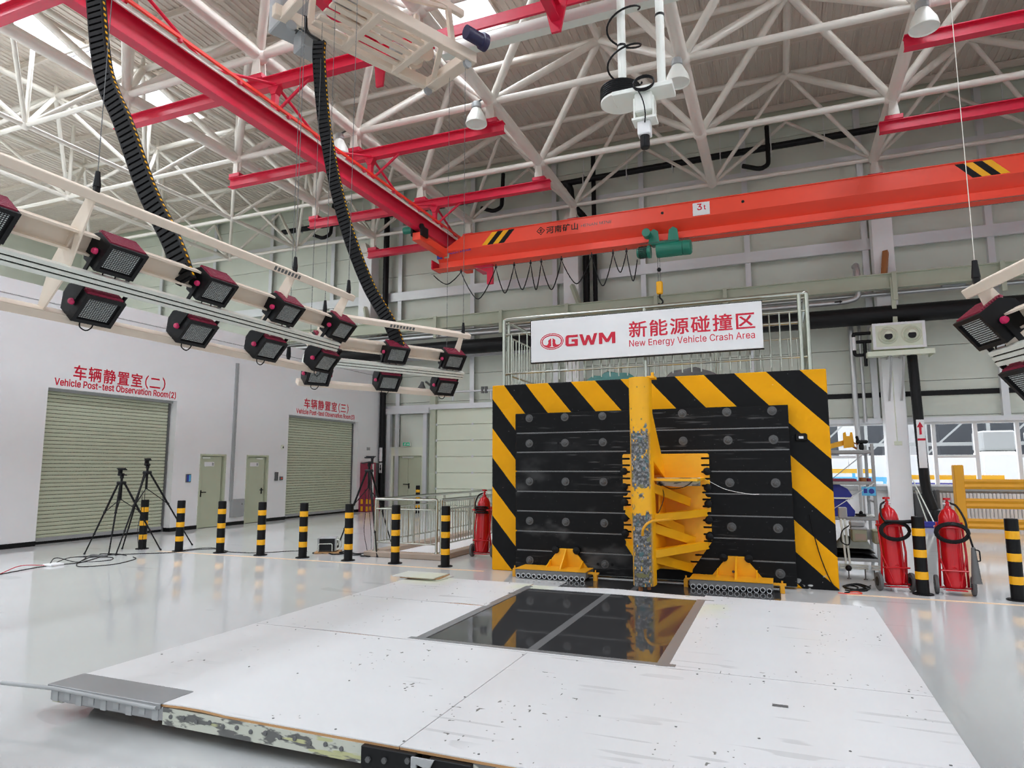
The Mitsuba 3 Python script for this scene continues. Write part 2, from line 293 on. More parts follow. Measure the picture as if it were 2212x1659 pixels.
for m in (bx(-14.62, -14.45, 22.78, 22.95, 0, 4.0), bx(-14.25, -14.12, 22.84, 22.95, 2.46, 3.8), bx(-12.98, -12.82, 22.84, 22.95, 0, 3.9), bx(-14.7, -12.7, 22.76, 22.95, 3.78, 4.0), bx(-14.1, -12.98, 23.0, 23.06, 2.46, 3.76)): part(t, "profile", m, "m_galv" if m[0][:, 1].max() < 23 else "m_wallpanel")

# columns
for i, (x0, x1) in enumerate(((-15.8, -15.2), (-6.98, -6.42), (2.93, 3.5))):
    c = struct("column", cb(x0, x1, 22.3, 22.86, 0 if i != 0 else 5.64, 10.35, .015), "m_white", label=("white column at the left end of the back wall", "white column behind the middle of the orange crane beam", "white column carrying the two-nozzle air unit")[i])
    xc = (x0 + x1) / 2
    part(c, "cap_plate", cb(x0 - .12, x1 + .12, 22.2, 22.95, 10.35, 10.42, .01), "m_cream"); part(c, "bearing", prism([(-.24, 0), (.24, 0), (.1, .4), (-.1, .4)], .3, frame((xc, 22.1, 10.42), (1, 0, 0), (0, 0, 1)) @ frame((0, 0, -.3), (1, 0, 0), (0, 1, 0))), "m_cream")
    part(c, "strut", bar((xc + (.45 if i != 2 else -.1), 21.98, 7.2), (xc + .05, 22.3, 8.15), .14, .14), "m_girder" if i != 2 else "m_rust")

# roof: ribbed sheets, purlins, daylight strips
struct("ceiling", bx(-34, 24, -15, 23.3, ROOF + .28, ROOF + .4), "m_ceiling")
def sheet(w):
    xs, zs = [0], [0]; n = max(1, round(w / .2)); s = w / n
    for i in range(n): xs += [i * s + s * .3, i * s + s * .38, i * s + s * .58, i * s + s * .66, (i + 1) * s]; zs += [0, -.028, -.028, 0, 0]
    return np.array(xs), np.array(zs)
def roof_sheet(x0, x1, y0, y1):
    X, Z = sheet(x1 - x0); k = len(X); v = np.array([[x0 + a, y, ROOF + b] for y in (y0, y1) for a, b in zip(X, Z)]); f = [q for i in range(k - 1) for q in ([i, k + i, i + 1], [i + 1, k + i, k + i + 1])]
    part("ceiling", "sheet", (v, np.array(f)), "m_ceiling")
SW = .70
bands = [(-34, SKYLIGHT[0] - SW)] + [(a + SW, b - SW) for a, b in zip(SKYLIGHT, SKYLIGHT[1:])] + [(SKYLIGHT[-1] + SW, 24)]
for a, b in bands:
    n = max(1, round((b - a) / 1.0))
    for i in range(n): roof_sheet(a + (b - a) * i / n + .006, a + (b - a) * (i + 1) / n - .006, -15, 23.2)
for c in SKYLIGHT: roof_sheet(c - SW, c + SW, 15.95, 23.2); roof_sheet(c - SW, c + SW, -15, -13)
for y in np.arange(-14, 23, 1.83): part("ceiling", "purlin", join(bx(-34, 24, y - .03, y + .03, ROOF - .045, ROOF - .03), bx(-34, 24, y + .02, y + .03, ROOF - .24, ROOF - .03), bx(-34, 24, y - .04, y + .03, ROOF - .24, ROOF - .225)), "m_ceiling")
part("ceiling", "eave_beam", bx(-34, 24, 22.75, 23.05, ROOF - .42, ROOF - .04), "m_girder"); part("ceiling", "eave_rail", bx(-34, 24, 22.6, 22.72, ROOF - .62, ROOF - .5), "m_girder")
for i, c in enumerate(SKYLIGHT):
    s = struct("skylight", label="bright strip of daylight panels in the roof")
    k = (np.array([[c - SW + .02, -13, ROOF + .05], [c + SW - .02, -13, ROOF + .05], [c + SW - .02, 15.93, ROOF + .05], [c - SW + .02, 15.93, ROOF + .05]]), np.array([[0, 2, 1], [0, 3, 2]]))
    put(numbered(s + "__pane"), {**mikit.ply(k, "m_lamp"), "emitter": {"type": "area", "radiance": {"type": "rgb", "value": list(SKYLIGHT_L)}}}, None)
    part(s, "frame", join(bx(c - SW - .03, c - SW + .03, -13, 15.95, ROOF - .1, ROOF + .06), bx(c + SW - .03, c + SW + .03, -13, 15.95, ROOF - .1, ROOF + .06), bx(c - SW, c + SW, 15.92, 15.98, ROOF - .1, ROOF + .06)), "m_ceiling")
    for y in np.arange(-12, 15.9, 1.83): part(s, "glazing_bar", join(bx(c - SW, c + SW, y - .02, y + .02, ROOF - .02, ROOF + .03), bx(c - SW, c + SW, y + .18, y + .21, ROOF - .02, ROOF + .03)), "m_grey")

# space frame
TX = [-26.3, -22.3, -18.6, -14.75, -10.5, -6.4, -1.65, 3.05, 7.4, 11.7, 16.0]; TYS = [21.75, 18.15, 14.5, 10.8, 7.1, 3.4]; ZB, ZT = 10.9, 13.15
tr = thing("roof_truss", "cream tubular space frame of pipes and ball joints under the roof", "roof truss")
mx = lambda i: (TX[i] + TX[i + 1]) / 2
my = lambda j: (TYS[j] + TYS[j + 1]) / 2 if j + 1 < len(TYS) else TYS[j] - 1.82
def pipe(name, a, b, r): part(tr, name, tube([a, b], r, 10, False), "m_cream", 40)
for j, y in enumerate(TYS):
    for i, x in enumerate(TX):
        thin = x < -15.5 or j == 0; rw = .062 if thin else .10
        part(tr, "node_ball", ball((x, y, ZB), .13 if thin else .2), "m_cream", True)
        if i + 1 < len(TX): pipe("lower_chord", (x, y, ZB), (TX[i + 1], y, ZB), .065 if thin or TX[i] < -15 else .088)
        if j + 1 < len(TYS): pipe("lower_chord", (x, y, ZB), (x, TYS[j + 1], ZB), .07 if x < -15.5 else .15)
        for di in (-1, 0):
            for dj in (-1, 0):
                a, b = i + di, j + dj
                if 0 <= a < len(TX) - 1 and b < len(TYS): pipe("web_strut", (x, y, ZB), (mx(a), my(b) if b >= 0 else 22.7, ZT if b >= 0 else ZT - .1), rw if b >= 0 else .06)
        if x in (-18.6, -22.3): pipe("post", (x, y, ZB), (x, y, ROOF - .2), .06)
        if x == -14.75: part(tr, "gusset_post", join(bar((x, y, ZB - .55), (x, y, ROOF - .2), .16, .16), prism([(-.3, 0), (.3, 0), (.14, .35), (.14, -.4), (-.14, -.4), (-.14, .35)], .04, frame((x, y + .02, ZB), (1, 0, 0), (0, 0, 1)))), "m_cream")
for j in range(len(TYS)):
    for i in range(len(TX) - 1):
        part(tr, "node_ball", ball((mx(i), my(j), ZT), .15), "m_cream", True); pipe("purlin_stub", (mx(i), my(j), ZT), (mx(i), my(j), ROOF - .2), .06)
        if i + 2 < len(TX): pipe("upper_chord", (mx(i), my(j), ZT), (mx(i + 1), my(j), ZT), .09)
        if j + 1 < len(TYS): pipe("upper_chord", (mx(i), my(j), ZT), (mx(i), my(j + 1), ZT), .09)
for y in TYS[:5]:
    for x in (-10.5, -6.4, 3.05, 7.4): part(tr, "hanger", join(*[prism([(-.13, -.5), (.13, -.5), (.07, 0), (-.07, 0)], .03, frame((x, y + o, ZB), (1, 0, 0), (0, 0, 1))) for o in (-.08, .1)]), "m_cream")
GLYPHS = {'车':[[[5,10,5,20,49,20,49,32,15,31,13,41,17,44,26,61,7,61,7,71,31,71,38,86,48,84,44,71,94,71,93,61,39,61,28,42,49,42,49,57,60,57,60,42,87,42,87,41,87,32,60,32,60,20,95,20,95,10,60,10,60,-10,59,-10,49,-10,49,10]]],'辆':[[[3,17,21,22,21,33,6,32,4,37,11,64,3,64,3,73,13,73,15,85,24,84,23,73,38,73,38,72,38,79,96,79,96,69,78,69,78,57,93,57,94,-3,91,-7,74,-9,73,0,85,0,85,13,80,12,76,25,70,6,67,6,62,10,65,19,62,19,61,25,54,9,51,8,49,10,49,-9,40,-10,40,57,55,57,55,69,38,69,38,71,38,64,21,63,15,43,21,43,21,57,28,58,30,57,30,43,38,43,38,33,30,33,30,24,38,26,39,18,39,16,30,14,30,-9,21,-9,21,12,5,8],[78,39,83,29,85,25,85,48,78,48],[63,38,68,28,70,48,63,48],[63,69,63,57,70,57,70,69],[49,18,53,31,55,48,49,48]]],'静':[[[3,44,3,53,22,53,22,56,7,57,7,65,22,65,22,68,5,68,4,75,5,77,22,77,22,85,31,85,31,77,49,77,49,68,31,68,31,65,47,65,47,62,56,74,60,85,69,84,70,80,67,76,82,76,86,73,85,67,79,58,92,58,92,41,98,41,98,32,92,32,92,11,83,11,83,15,74,15,72,-6,67,-9,53,-10,51,0,63,0,64,15,50,15,50,24,64,24,64,32,46,32,46,41,64,41,64,49,51,49,51,53,45,56,31,56,31,53,50,53,50,44,4,44],[74,24,83,24,83,32,74,32],[74,41,83,41,83,49,74,49],[57,58,67,58,73,67,63,67]],[[9,40,10,41,45,41,45,-4,42,-8,27,-10,25,-1,35,-1,35,8,18,8,18,-10,9,-10],[18,29,35,29,35,33,18,33],[18,16,35,16,35,21,18,21]]],'置':[[[5,2,18,2,18,44,41,44,42,47,5,47,5,56,44,56,44,59,10,59,10,82,91,82,91,59,54,59,54,56,93,56,93,47,52,47,51,44,82,44,82,2,96,2,96,-6,5,-6],[67,67,81,67,81,74,67,74],[28,5,28,2,72,2,72,5],[28,26,28,23,72,23,72,26],[28,36,28,33,72,33,72,36],[28,13,72,13,72,15,28,15],[43,67,57,67,57,74,43,74],[20,67,33,67,33,74,20,74]]],'室':[[[5,-7,5,2,45,3,45,13,14,14,14,23,45,23,45,32,17,29,15,38,21,41,34,51,16,51,16,57,16,56,6,56,6,76,45,76,42,85,50,87,52,86,57,76,94,76,94,56,85,56,85,51,69,51,86,36,87,32,80,28,74,34,55,33,55,23,87,23,87,14,55,13,55,3,96,2,96,-7],[16,59,18,61,84,60,84,67,16,67],[35,40,65,42,60,47,60,49,63,51,48,51]]],'二':[[[5,0,5,11,96,11,95,0]],[[13,70,14,71,87,71,87,60,13,60]]],'三':[[[5,-2,7,8,95,8,95,-2]],[[11,65,11,76,89,76,89,65]],[[17,33,19,43,81,43,81,33]]],'新':[[[35,22,42,25,51,10,54,28,54,76,86,83,88,83,94,78,94,75,87,73,63,68,63,51,97,51,97,42,86,42,86,-9,76,-9,76,42,63,42,61,12,58,0,53,-9,45,-4,49,6,43,3]],[[3,52,15,52,12,66,5,66,5,75,24,75,20,84,30,86,35,75,52,75,52,66,46,66,41,52,53,52,53,43,33,43,33,35,52,35,52,26,33,26,33,-2,29,-7,17,-8,15,-2,15,1,24,2,24,26,4,26,4,35,24,35,24,43,3,43],[21,66,24,52,31,52,36,66]],[[3,5,12,24,21,23,19,16,11,1,8,1]]],'能':[[[54,0,54,38,64,38,64,23,86,33,89,33,93,27,93,24,64,14,64,2,66,1,85,1,88,5,88,14,91,14,97,11,96,-2,92,-8,63,-9,56,-6]],[[54,47,54,85,64,85,64,69,85,78,87,78,92,72,92,69,64,60,64,50,66,48,84,48,87,52,87,60,97,57,95,45,92,40,61,39,55,42]],[[5,64,10,69,19,85,23,85,30,83,30,80,20,65,36,65,30,77,39,79,49,63,51,55,45,52,42,52,40,57,7,54]],[[9,48,10,50,47,50,47,-3,44,-8,27,-9,25,0,37,0,37,11,19,11,18,-10,9,-10],[19,41,19,35,37,35,37,41],[19,20,37,20,37,26,19,26]]],'源':[[[78,20,87,22,97,4,98,0,88,-2,78,17]],[[20,-5,27,11,31,27,33,80,96,80,96,71,72,71,74,70,74,67,72,62,93,62,93,26,93,24,74,24,74,-2,72,-8,66,-10,53,-9,52,-1,63,0,63,24,46,24,46,62,61,62,63,71,42,71,42,34,38,9,29,-9],[55,47,83,47,83,53,55,53],[55,33,83,33,83,39,55,39]],[[37,1,49,22,58,20,55,10,45,-4]],[[8,78,12,84,15,84,29,75,31,71,27,65,24,65,9,76]],[[5,-4,19,30,22,31,28,27,28,24,14,-8,11,-8]],[[3,50,7,57,9,57,25,48,26,45,22,39,19,39]]],'碰':[[[33,-6,33,3,52,3,52,16,46,13,43,14,36,44,36,48,45,48,52,18,52,57,35,57,35,66,50,66,43,82,51,85,59,72,60,67,58,66,67,66,76,86,85,84,86,80,78,66,95,66,95,57,77,57,77,19,85,49,93,47,94,43,85,14,77,14,77,3,97,3,97,-6],[61,3,68,3,68,57,61,57]],[[1,27,10,47,15,70,3,71,3,80,38,80,38,71,24,70,20,50,35,50,35,3,19,3,19,-5,10,-5,10,25,8,20,5,20],[19,12,26,12,26,41,19,41]]],'撞':[[[3,32,14,36,14,55,3,55,3,64,3,65,14,65,14,85,24,85,24,65,33,65,33,61,47,61,44,69,35,69,35,77,59,78,57,84,61,85,67,86,70,78,94,77,94,69,84,69,81,61,97,61,97,52,34,52,32,55,24,55,24,40,33,42,35,33,24,29,24,-1,23,-6,20,-8,6,-9,4,1,14,1,14,25,5,22],[54,69,58,61,70,61,73,69]],[[29,-7,29,2,59,2,59,7,36,7,36,15,59,15,59,19,38,19,38,50,91,50,91,19,69,19,69,15,93,15,93,7,69,7,69,2,97,2,97,-7],[69,27,81,27,81,31,69,31],[69,38,81,38,81,42,69,42],[47,27,59,27,59,31,47,31],[47,38,59,38,59,42,47,42]]],'区':[[[8,79,10,80,94,80,94,70,19,70,19,3,97,3,97,-6,8,-6]],[[21,14,22,17,37,27,48,37,25,57,25,59,27,62,33,64,55,44,72,68,81,65,75,52,63,37,85,16,85,13,80,9,76,8,56,30,30,8,28,8]]],'河':[[[7,78,12,84,29,75,30,79,98,79,98,69,90,69,90,2,87,-7,78,-9,60,-9,57,-2,57,1,77,1,80,3,80,69,31,69,28,65,25,65,8,75]],[[36,57,37,58,70,57,70,19,45,19,45,12,36,12],[45,28,60,28,60,48,45,48]],[[5,-3,24,32,26,32,32,27,32,24,14,-8,10,-8]],[[2,52,6,57,8,57,26,47,27,44,23,38,20,38,3,48]]],'南':[[[5,65,5,75,44,75,44,85,55,85,55,75,95,75,95,65,55,65,55,58,90,58,89,-6,83,-9,66,-10,64,-3,64,0,80,1,80,48,68,48,70,47,70,45,65,35,75,35,75,26,54,26,55,19,77,18,77,10,54,10,54,-8,53,-8,45,-8,45,10,23,10,23,18,45,19,45,26,25,26,25,35,36,35,31,44,31,47,33,48,21,48,20,-10,10,-10,10,58,44,58,44,65],[40,48,44,40,45,35,54,35,60,48]]],'矿':[[[2,34,11,51,16,70,4,71,4,80,44,79,43,71,26,71,21,50,41,49,41,7,46,33,46,72,67,72,62,80,62,83,69,86,72,85,79,72,97,72,97,62,57,62,55,18,50,2,44,-9,35,-5,35,-2,39,3,20,3,20,-5,10,-5,10,27,8,23,5,23],[20,40,20,12,31,12,31,40]]],'山':[[[10,-2,10,65,20,65,20,8,45,8,45,84,55,84,55,8,80,8,80,65,91,65,91,-9,80,-9,80,-2]]]}
def glyph(s, h, depth=.004, gap=.06):                # Chinese lettering in the xy plane, h tall
    out, x = [], 0.0
    for ch in s:
        if ch in "()":
            r = [Point(0, .36).buffer(.62, 24).difference(Point(0, .36).buffer(.53, 24)), sbox(-.7, -.13, .7, .88)]
            g = r[0].intersection(sbox(-.7, -.2, -.36, .9) if ch == "(" else sbox(.36, -.2, .7, .9)); g = affinity.translate(g, .75 if ch == "(" else -.3, 0); w = .42
        else:
            g = union_all([Polygon(np.array(p[0]).reshape(-1, 2) / 100, [np.array(q).reshape(-1, 2) / 100 for q in p[1:]]).buffer(0) for p in GLYPHS[ch]]); w = 1.0
        out.append(prism(affinity.translate(g, x, 0).buffer(0), depth / h)); x += w + gap
    v, f = join(*out); v = v * h; return v, f
def words(s, h, depth=.004, bold=False): return tm(meshkit.text_mesh(s, h, depth, bold))
def fit(mesh, width):                                # scaled in x to a given width, starting at x = 0
    v, f = mesh; v = v.copy(); v[:, 0] -= v[:, 0].min(); v[:, 0] *= width / v[:, 0].max(); return v, f

# ------------------------------------------------------------------ crane runway and bridge
for j, y in enumerate((7.1, 10.8, 14.5, 18.15, 21.75)):
    for side, (x0, x1) in enumerate(((-15.0, -6.05), (2.72, 11.9))):
        b = thing("runway_support_beam", f"red cross beam hung under the roof truss, {'left' if side == 0 else 'right'} side, {ORD[4 - j]} from the back wall", "steel beam")
        part(b, "beam", ibeam((x0, y, 10.15), (x1, y, 10.15), .27, .2, .02), "m_red")
        for x in ((-14.75, -10.5, -6.4) if side == 0 else (3.05, 7.4, 11.7)): part(b, "hanger_plate", cb(x - .2, x + .2, y - .13, y + .13, 10.285, 10.4, .01), "m_red")
        rx = -10.0 if side == 0 else 7.75
        part(b, "drop_post", join(bx(rx - .06, rx + .06, y - .06, y + .06, 9.42, 10.02), prism([(-.15, 0), (.15, 0), (.06, -.18), (-.06, -.18)], .16, frame((rx, y + .08, 10.02), (1, 0, 0), (0, 0, 1)))), "m_red")
        part(b, "cross_brace", tube([(rx + .08, y, 9.45), (rx + .95, y, 10.05)], .035, 8), "m_red"); part(b, "long_brace", tube([(rx, y, 10.1), (rx, y - 1.7, 9.45)], .035, 8), "m_red")
        if j < 4: part(b, "long_brace", tube([(rx, y, 10.1), (rx, y + 1.7, 9.45)], .035, 8), "m_red")
for rx, l in ((-10.0, "long red runway beam crossing the picture from upper left under the roof"), (7.75, "red runway beam beyond the right edge")):
    b = thing("runway_beam", l, "crane runway"); part(b, "beam", ibeam((rx, -3, 9.15), (rx, 22.2, 9.15), .5, .22, .022), "m_red")
    part(b, "conductor_rail", join(bx(rx + .16, rx + .21, -3, 21.6, 9.44, 9.50)), "m_bright", label="bright red conductor rail"); part(b, "conductor_cover", bx(rx + .12, rx + .155, -3, 21.6, 9.33, 9.40), "m_lamp", label="pale strip under the conductor rail")
    for y in np.arange(-2, 21.6, 1.45): part(b, "clamp", bx(rx + .1, rx + .22, y - .03, y + .03, 9.38, 9.44), "m_red")
CY = 18.8
c = thing("bridge_crane", "orange red overhead bridge crane beam with black and yellow stripes near its ends", "overhead crane")
yz = Polygon([(CY, 8.74), (CY, 9.2), (CY + .6, 9.2), (CY + .6, 8.74), (CY + .36, 8.46), (CY + .36, 8.22), (CY + .24, 8.22), (CY + .24, 8.46)])
xz = Polygon([(-10.3, 8.2), (8.2, 8.2), (8.2, 8.8), (7.45, 8.8), (6.8, 9.2), (-9.3, 9.2), (-10.0, 8.8), (-10.3, 8.8)])
A = m3.Manifold(m3.Mesh(*[np.asarray(q, t) for q, t in zip(xf(prism(yz, 18.5), np.array([[0, 0, 1, -10.3], [1, 0, 0, 0], [0, 1, 0, 0], [0, 0, 0, 1.]])), (np.float32, np.uint32))]))
B = m3.Manifold(m3.Mesh(*[np.asarray(q, t) for q, t in zip(xf(prism(xz, 2), frame((0, CY + 1, 0), (1, 0, 0), (0, 0, 1))), (np.float32, np.uint32))]))
g = (A ^ B).to_mesh(); part(c, "box_girder", (np.array(g.vert_properties[:, :3], float), np.array(g.tri_verts, int)), "m_orange")
part(c, "lower_flange", join(bx(-10.45, 8.2, CY + .06, CY + .54, 8.20, 8.225), bx(-10.45, 8.2, CY + .2, CY + .4, 8.225, 8.25)), "m_orange"); part(c, "end_plate", bx(-10.47, -10.43, CY - .0, CY + .6, 8.2, 8.5), "m_red")
part(c, "top_plate", bx(-9.3, 6.8, CY - .03, CY + .63, 9.2, 9.22), "m_orange")
part(c, "buffer_bracket", prism([(-9.05, 8.2), (-8.35, 8.2), (-8.35, 7.55), (-8.55, 7.55), (-8.55, 7.95)], .1, frame((0, CY + .35, 0), (1, 0, 0), (0, 0, 1))), "m_red")
ec = part(c, "end_carriage", cb(-10.14, -9.86, 17.0, 20.8, 8.55, 8.80, .015), "m_orange")
for y in (17.2, 20.5): part(ec, "wheel_unit", join(cyl((-10.11, y, 9.03), (-10.04, y, 9.03), .1), cyl((-9.96, y, 9.03), (-9.89, y, 9.03), .1), cb(-10.2, -10.13, y - .2, y + .2, 8.7, 9.0, .01), cb(-9.87, -9.8, y - .2, y + .2, 8.7, 9.0, .01)), "m_black", 40)
part(ec, "drive_motor", cyl((-10.55, 17.2, 8.98), (-10.25, 17.2, 8.98), .11), "m_green", 40)
for x, s, cols in ((-8.62, 1, ("m_yellow", "m_black", "m_yellow", "m_black")), (4.42, -1, ("m_black", "m_yellow", "m_black", "m_yellow"))):
    for k, m in enumerate(cols): part(c, "stripe", prism([(0, 0), (.19, 0), (.19 + s * .36, .40), (s * .36, .40)], .004, frame((x + k * .195 + (0 if s > 0 else .34), CY, 8.77), (1, 0, 0), (0, 0, 1))), m)
FY = lambda x, z: frame((x, CY, z), (1, 0, 0), (0, 0, 1))
part(c, "lettering", xf(fit(glyph("河南矿山", .24, gap=.06), 1.02), FY(-6.42, 8.88)), "m_black", label="black Chinese lettering"); part(c, "lettering", xf(fit(words("HENAN MINE", .085), .95), FY(-5.3, 8.92)), "m_dark", label="faint dark Latin lettering")
part(c, "logo", prism(Polygon([(0, .13), (.14, 0), (0, -.13), (-.14, 0)]).difference(Polygon([(0, .105), (.113, 0), (0, -.105), (-.113, 0)])).union(sbox(-.05, .01, .05, .03)).union(sbox(-.05, -.05, .05, -.03)).union(sbox(-.01, -.06, .01, .06)), .004, FY(-6.6, 8.98)), "m_black")
part(c, "small_lettering", xf(fit(words("HENAN MINE", .06), 1.0), FY(-10.0, 8.6) @ frame((0, 0, .0), (1, .06, 0), (-.06, 1, 0))), "m_blue"); part(c, "number_plate", join(bx(-10.25, -10.05, CY - .006, CY, 8.50, 8.68)), "m_blue"); part(c, "number_plate", bx(-9.98, -9.8, CY - .006, CY, 8.50, 8.66), "m_olive")
pl = part(c, "capacity_plate", cb(-1.99, -1.52, CY - .012, CY, 8.77, 9.15, .004), "m_white_gloss", label="white plate reading 3t"); part(pl, "number", join(xf(words("3", .18, .004, True), frame((-1.88, CY - .012, 8.93), (1, 0, 0), (0, 0, 1))), xf(words("t", .13, .004, True), frame((-1.69, CY - .012, 8.93), (1, 0, 0), (0, 0, 1)))), "m_letter")
for x in (-2.85, -.63): part(c, "hole", cyl((x, CY - .004, 9.0), (x, CY + .05, 9.0), .04), "m_black")
h = thing("electric_hoist", "green electric wire rope hoist under the orange crane beam", "hoist"); hy, hz = CY + .05, 7.9
part(h, "drum", lathe([(0, 0), (.2, 0), (.215, .02), (.215, .72), (.2, .74), (0, .74)], 24, frame((-3.05, hy, hz), (0, 1, 0), (0, 0, 1))), "m_green", 40)
part(h, "motor", lathe([(0, 0), (.13, 0), (.16, .04), (.16, .3), (.19, .32), (.19, .4), (0, .4)], 20, frame((-3.62, hy, hz), (0, 1, 0), (0, 0, 1))), "m_green", 40); part(h, "gearbox", lathe([(0, 0), (.215, 0), (.215, .2), (.17, .24), (0, .24)], 24, frame((-2.3, hy, hz), (0, 1, 0), (0, 0, 1))), "m_green", 40)
for k in range(6): part(h, "fin", lathe([(.155, 0), (.185, 0), (.185, .012), (.155, .012)], 16, frame((-3.55 + k * .04, hy, hz), (0, 1, 0), (0, 0, 1))), "m_black")
for x in (-3.1, -2.55): part(h, "trolley_plate", prism([(-.16, 0), (.16, 0), (.12, .36), (0, .44), (-.12, .36)], .03, frame((x, CY - .06, 8.08), (1, 0, 0), (0, 0, 1))), "m_green"); part(h, "trolley_wheel", cyl((x - .0, CY - .03, 8.32), (x, CY + .1, 8.32), .1), "m_black", 40)
part(h, "travel_motor", cyl((-3.28, CY - .34, 8.36), (-3.28, CY - .05, 8.36), .12, 20), "m_green", 40); part(h, "yoke", cb(-3.2, -2.45, CY - .1, CY + .2, 8.05, 8.14, .02), "m_green")
for dx in (-.035, .035): part(h, "rope", cyl((-3.0 + dx * .6, hy, 7.75), (-3.0 + dx, hy, 6.95), .008, 6), "m_dark")
part(h, "limit_weight", ball((-3.0, hy, 7.33), .06), "m_black", True); hk = part(h, "hook_block", cb(-3.09, -2.91, hy - .06, hy + .06, 6.6, 6.98, .03), "m_yellow", label="orange yellow hook block")
part(hk, "hook", tube(spline([(-3, hy, 6.6), (-3, hy, 6.5), (-2.95, hy, 6.44), (-2.92, hy, 6.36), (-2.98, hy, 6.3), (-3.05, hy, 6.33)], 24), .024, 8), "m_black", 40)
f = thing("festoon_cable", "thin black festoon cable hanging in loops below the orange crane beam", "cable"); fx = [-10.3, -9.3, -8.07, -7.45, -6.9, -6.55, -5.9, -4.95, -4.3, -3.9, -3.55]; fl = [.35, .95, .85, .8, .85, .9, .8, .95, .6, .9]
part(f, "wire", cyl((-10.4, CY - .12, 7.98), (8.1, CY - .12, 7.98), .007, 5), "m_dark"); part(f, "wire", cyl((-3.5, CY - .12, 8.1), (8.1, CY - .12, 8.12), .006, 5), "m_dark")
pts = []
for a, b, dz in zip(fx, fx[1:], fl):
    t = np.linspace(0, 1, 14, endpoint=False); pts += [(a + (b - a) * (q + .08 * math.sin(2 * math.pi * q)), CY - .12, 7.93 - dz * (1 - abs(2 * q - 1) ** 2.4)) for q in t]
part(f, "cable", tube(np.array(pts), .016, 6), "m_black", 40)
for x in fx[1:-1]: part(f, "carrier", join(bx(x - .03, x + .03, CY - .14, CY - .1, 7.92, 7.97), bx(x - .012, x + .012, CY - .13, CY - .11, 7.97, 8.04)), "m_black")

# high bay lamps at the truss nodes
for k, (x, y) in enumerate(((-10.75, 14.1), (-6.62, 14.08), (-1.72, 14.15), (3.0, 14.08))):
    l = thing("high_bay_lamp", f"white bell shaped high bay lamp under a truss joint, {ORD[k]} from the left", "ceiling lamp")
    part(l, "shade", lathe([(.09, .42), (.12, .40), (.24, .16), (.27, .02), (.265, .0), (.255, .02), (.22, .16), (.1, .38)], 28, frame((x, y, 10.12), (1, 0, 0), (0, 1, 0))), "m_lamp", 40)
    part(l, "lens", lathe([(0, .045), (.262, .03)], 28, frame((x, y, 10.12), (1, 0, 0), (0, 1, 0))), "m_lamp", 40)
    part(l, "ballast", lathe([(0, .58), (.1, .58), (.12, .54), (.12, .44), (.09, .42)], 20, frame((x, y, 10.12), (1, 0, 0), (0, 1, 0))), "m_grey", 40); part(l, "bracket", bar((x, y, 10.69), (x + .1, y + .2, 10.9), .04), "m_dark")

# ------------------------------------------------------------------ pipes and the service girder along the back wall
g = thing("service_girder", "grey green steel girder running along the back wall above the black duct", "steel beam")
part(g, "beam", ibeam((-30, 21.9, 7.12), (16, 21.9, 7.12), .45, .22, .025), "m_girder")
for x in (-11.9, -9.2, -6.7, -3.6, -1.4, 3.35, 6.0): part(g, "hanger", join(bx(x - .06, x + .06, 21.7, 21.76, 6.5, 7.35), bx(x - .09, x + .09, 21.74, 22.3, 6.86, 6.9)), "m_girder")
part(g, "hanger", bx(3.24, 3.36, 21.74, 21.82, 5.7, 7.2), "m_girder")
single("air_duct", tube([(-30, 21.98, 6.13), (16, 21.98, 6.13)], .27, 20), "m_plastic", "fat black insulated duct along the back wall under the girder", "duct", 40)
p = thing("service_pipe", "grey metal pipe above the black duct with a riser beside the right column", "pipe"); part(p, "pipe", tube(bend([(-30, 21.98, 6.62), (2.0, 21.98, 6.62), (2.42, 21.98, 6.7), (2.42, 21.98, 7.75), (2.42, 22.6, 7.85)], .3), .085, 12), "m_pipe", 40)
part(p, "flow_arrow", join(*[prism([(0, -.02), (.14, -.02), (.14, -.05), (.22, 0), (.14, .05), (.14, .02), (0, .02)], .004, frame((1.75, 21.893, 6.62), (1, 0, 0), (0, 0, 1)))]), "m_black"); part(p, "support_strut", bar((2.3, 22.3, 7.1), (2.42, 22.3, 7.9), .06), "m_galv")
p = thing("service_pipe", "second grey pipe along the back wall with a blue hand wheel valve at the right", "pipe"); part(p, "pipe", tube([(-30, 22.2, 6.82), (16, 22.2, 6.82)], .07, 12), "m_pipe", 40)
v = part(p, "valve", join(cyl((4.9, 22.2, 6.82), (4.9, 22.2, 7.02), .05), cb(4.6, 5.2, 22.1, 22.3, 6.85, 6.93, .02)), "m_grey"); part(v, "hand_wheel", lathe([(.14, 0), (.17, .02), (.14, .04), (.11, .02), (.14, 0)], 20, frame((4.9, 22.15, 7.08), (1, 0, 0), (0, .5, .87))), "m_cyan", 40)
p = thing("drain_pipe", "black drain pipe running under the roof along the back wall", "pipe"); part(p, "pipe", tube([(-20, 22.45, 12.02), (-12, 22.45, 12.02), (-6.7, 22.45, 12.1), (-2.0, 22.45, 12.15), (16, 22.45, 12.25)], .11, 12), "m_black", 40)
part(p, "down_pipe", tube(bend([(-6.9, 22.45, 12.1), (-6.72, 22.5, 11.9), (-6.7, 22.55, 11.3), (-6.2, 22.6, 10.7), (-6.2, 22.6, 6.3)], .15), .12, 12), "m_black", 40)
for x in np.arange(-19, 16, 1.6): part(p, "clamp", join(bx(x - .015, x + .015, 22.32, 22.58, 11.88, 12.28), bx(x - .01, x + .01, 22.44, 22.46, 12.2, 12.9)), "m_galv")
for x in (-17.3, -9.4, .1): part(p, "trap", tube(bend([(x, 22.45, 12.9), (x, 22.3, 11.5), (x - .25, 22.1, 11.3), (x - .8, 22.2, 11.55)], .15), .075, 10), "m_black", 40)
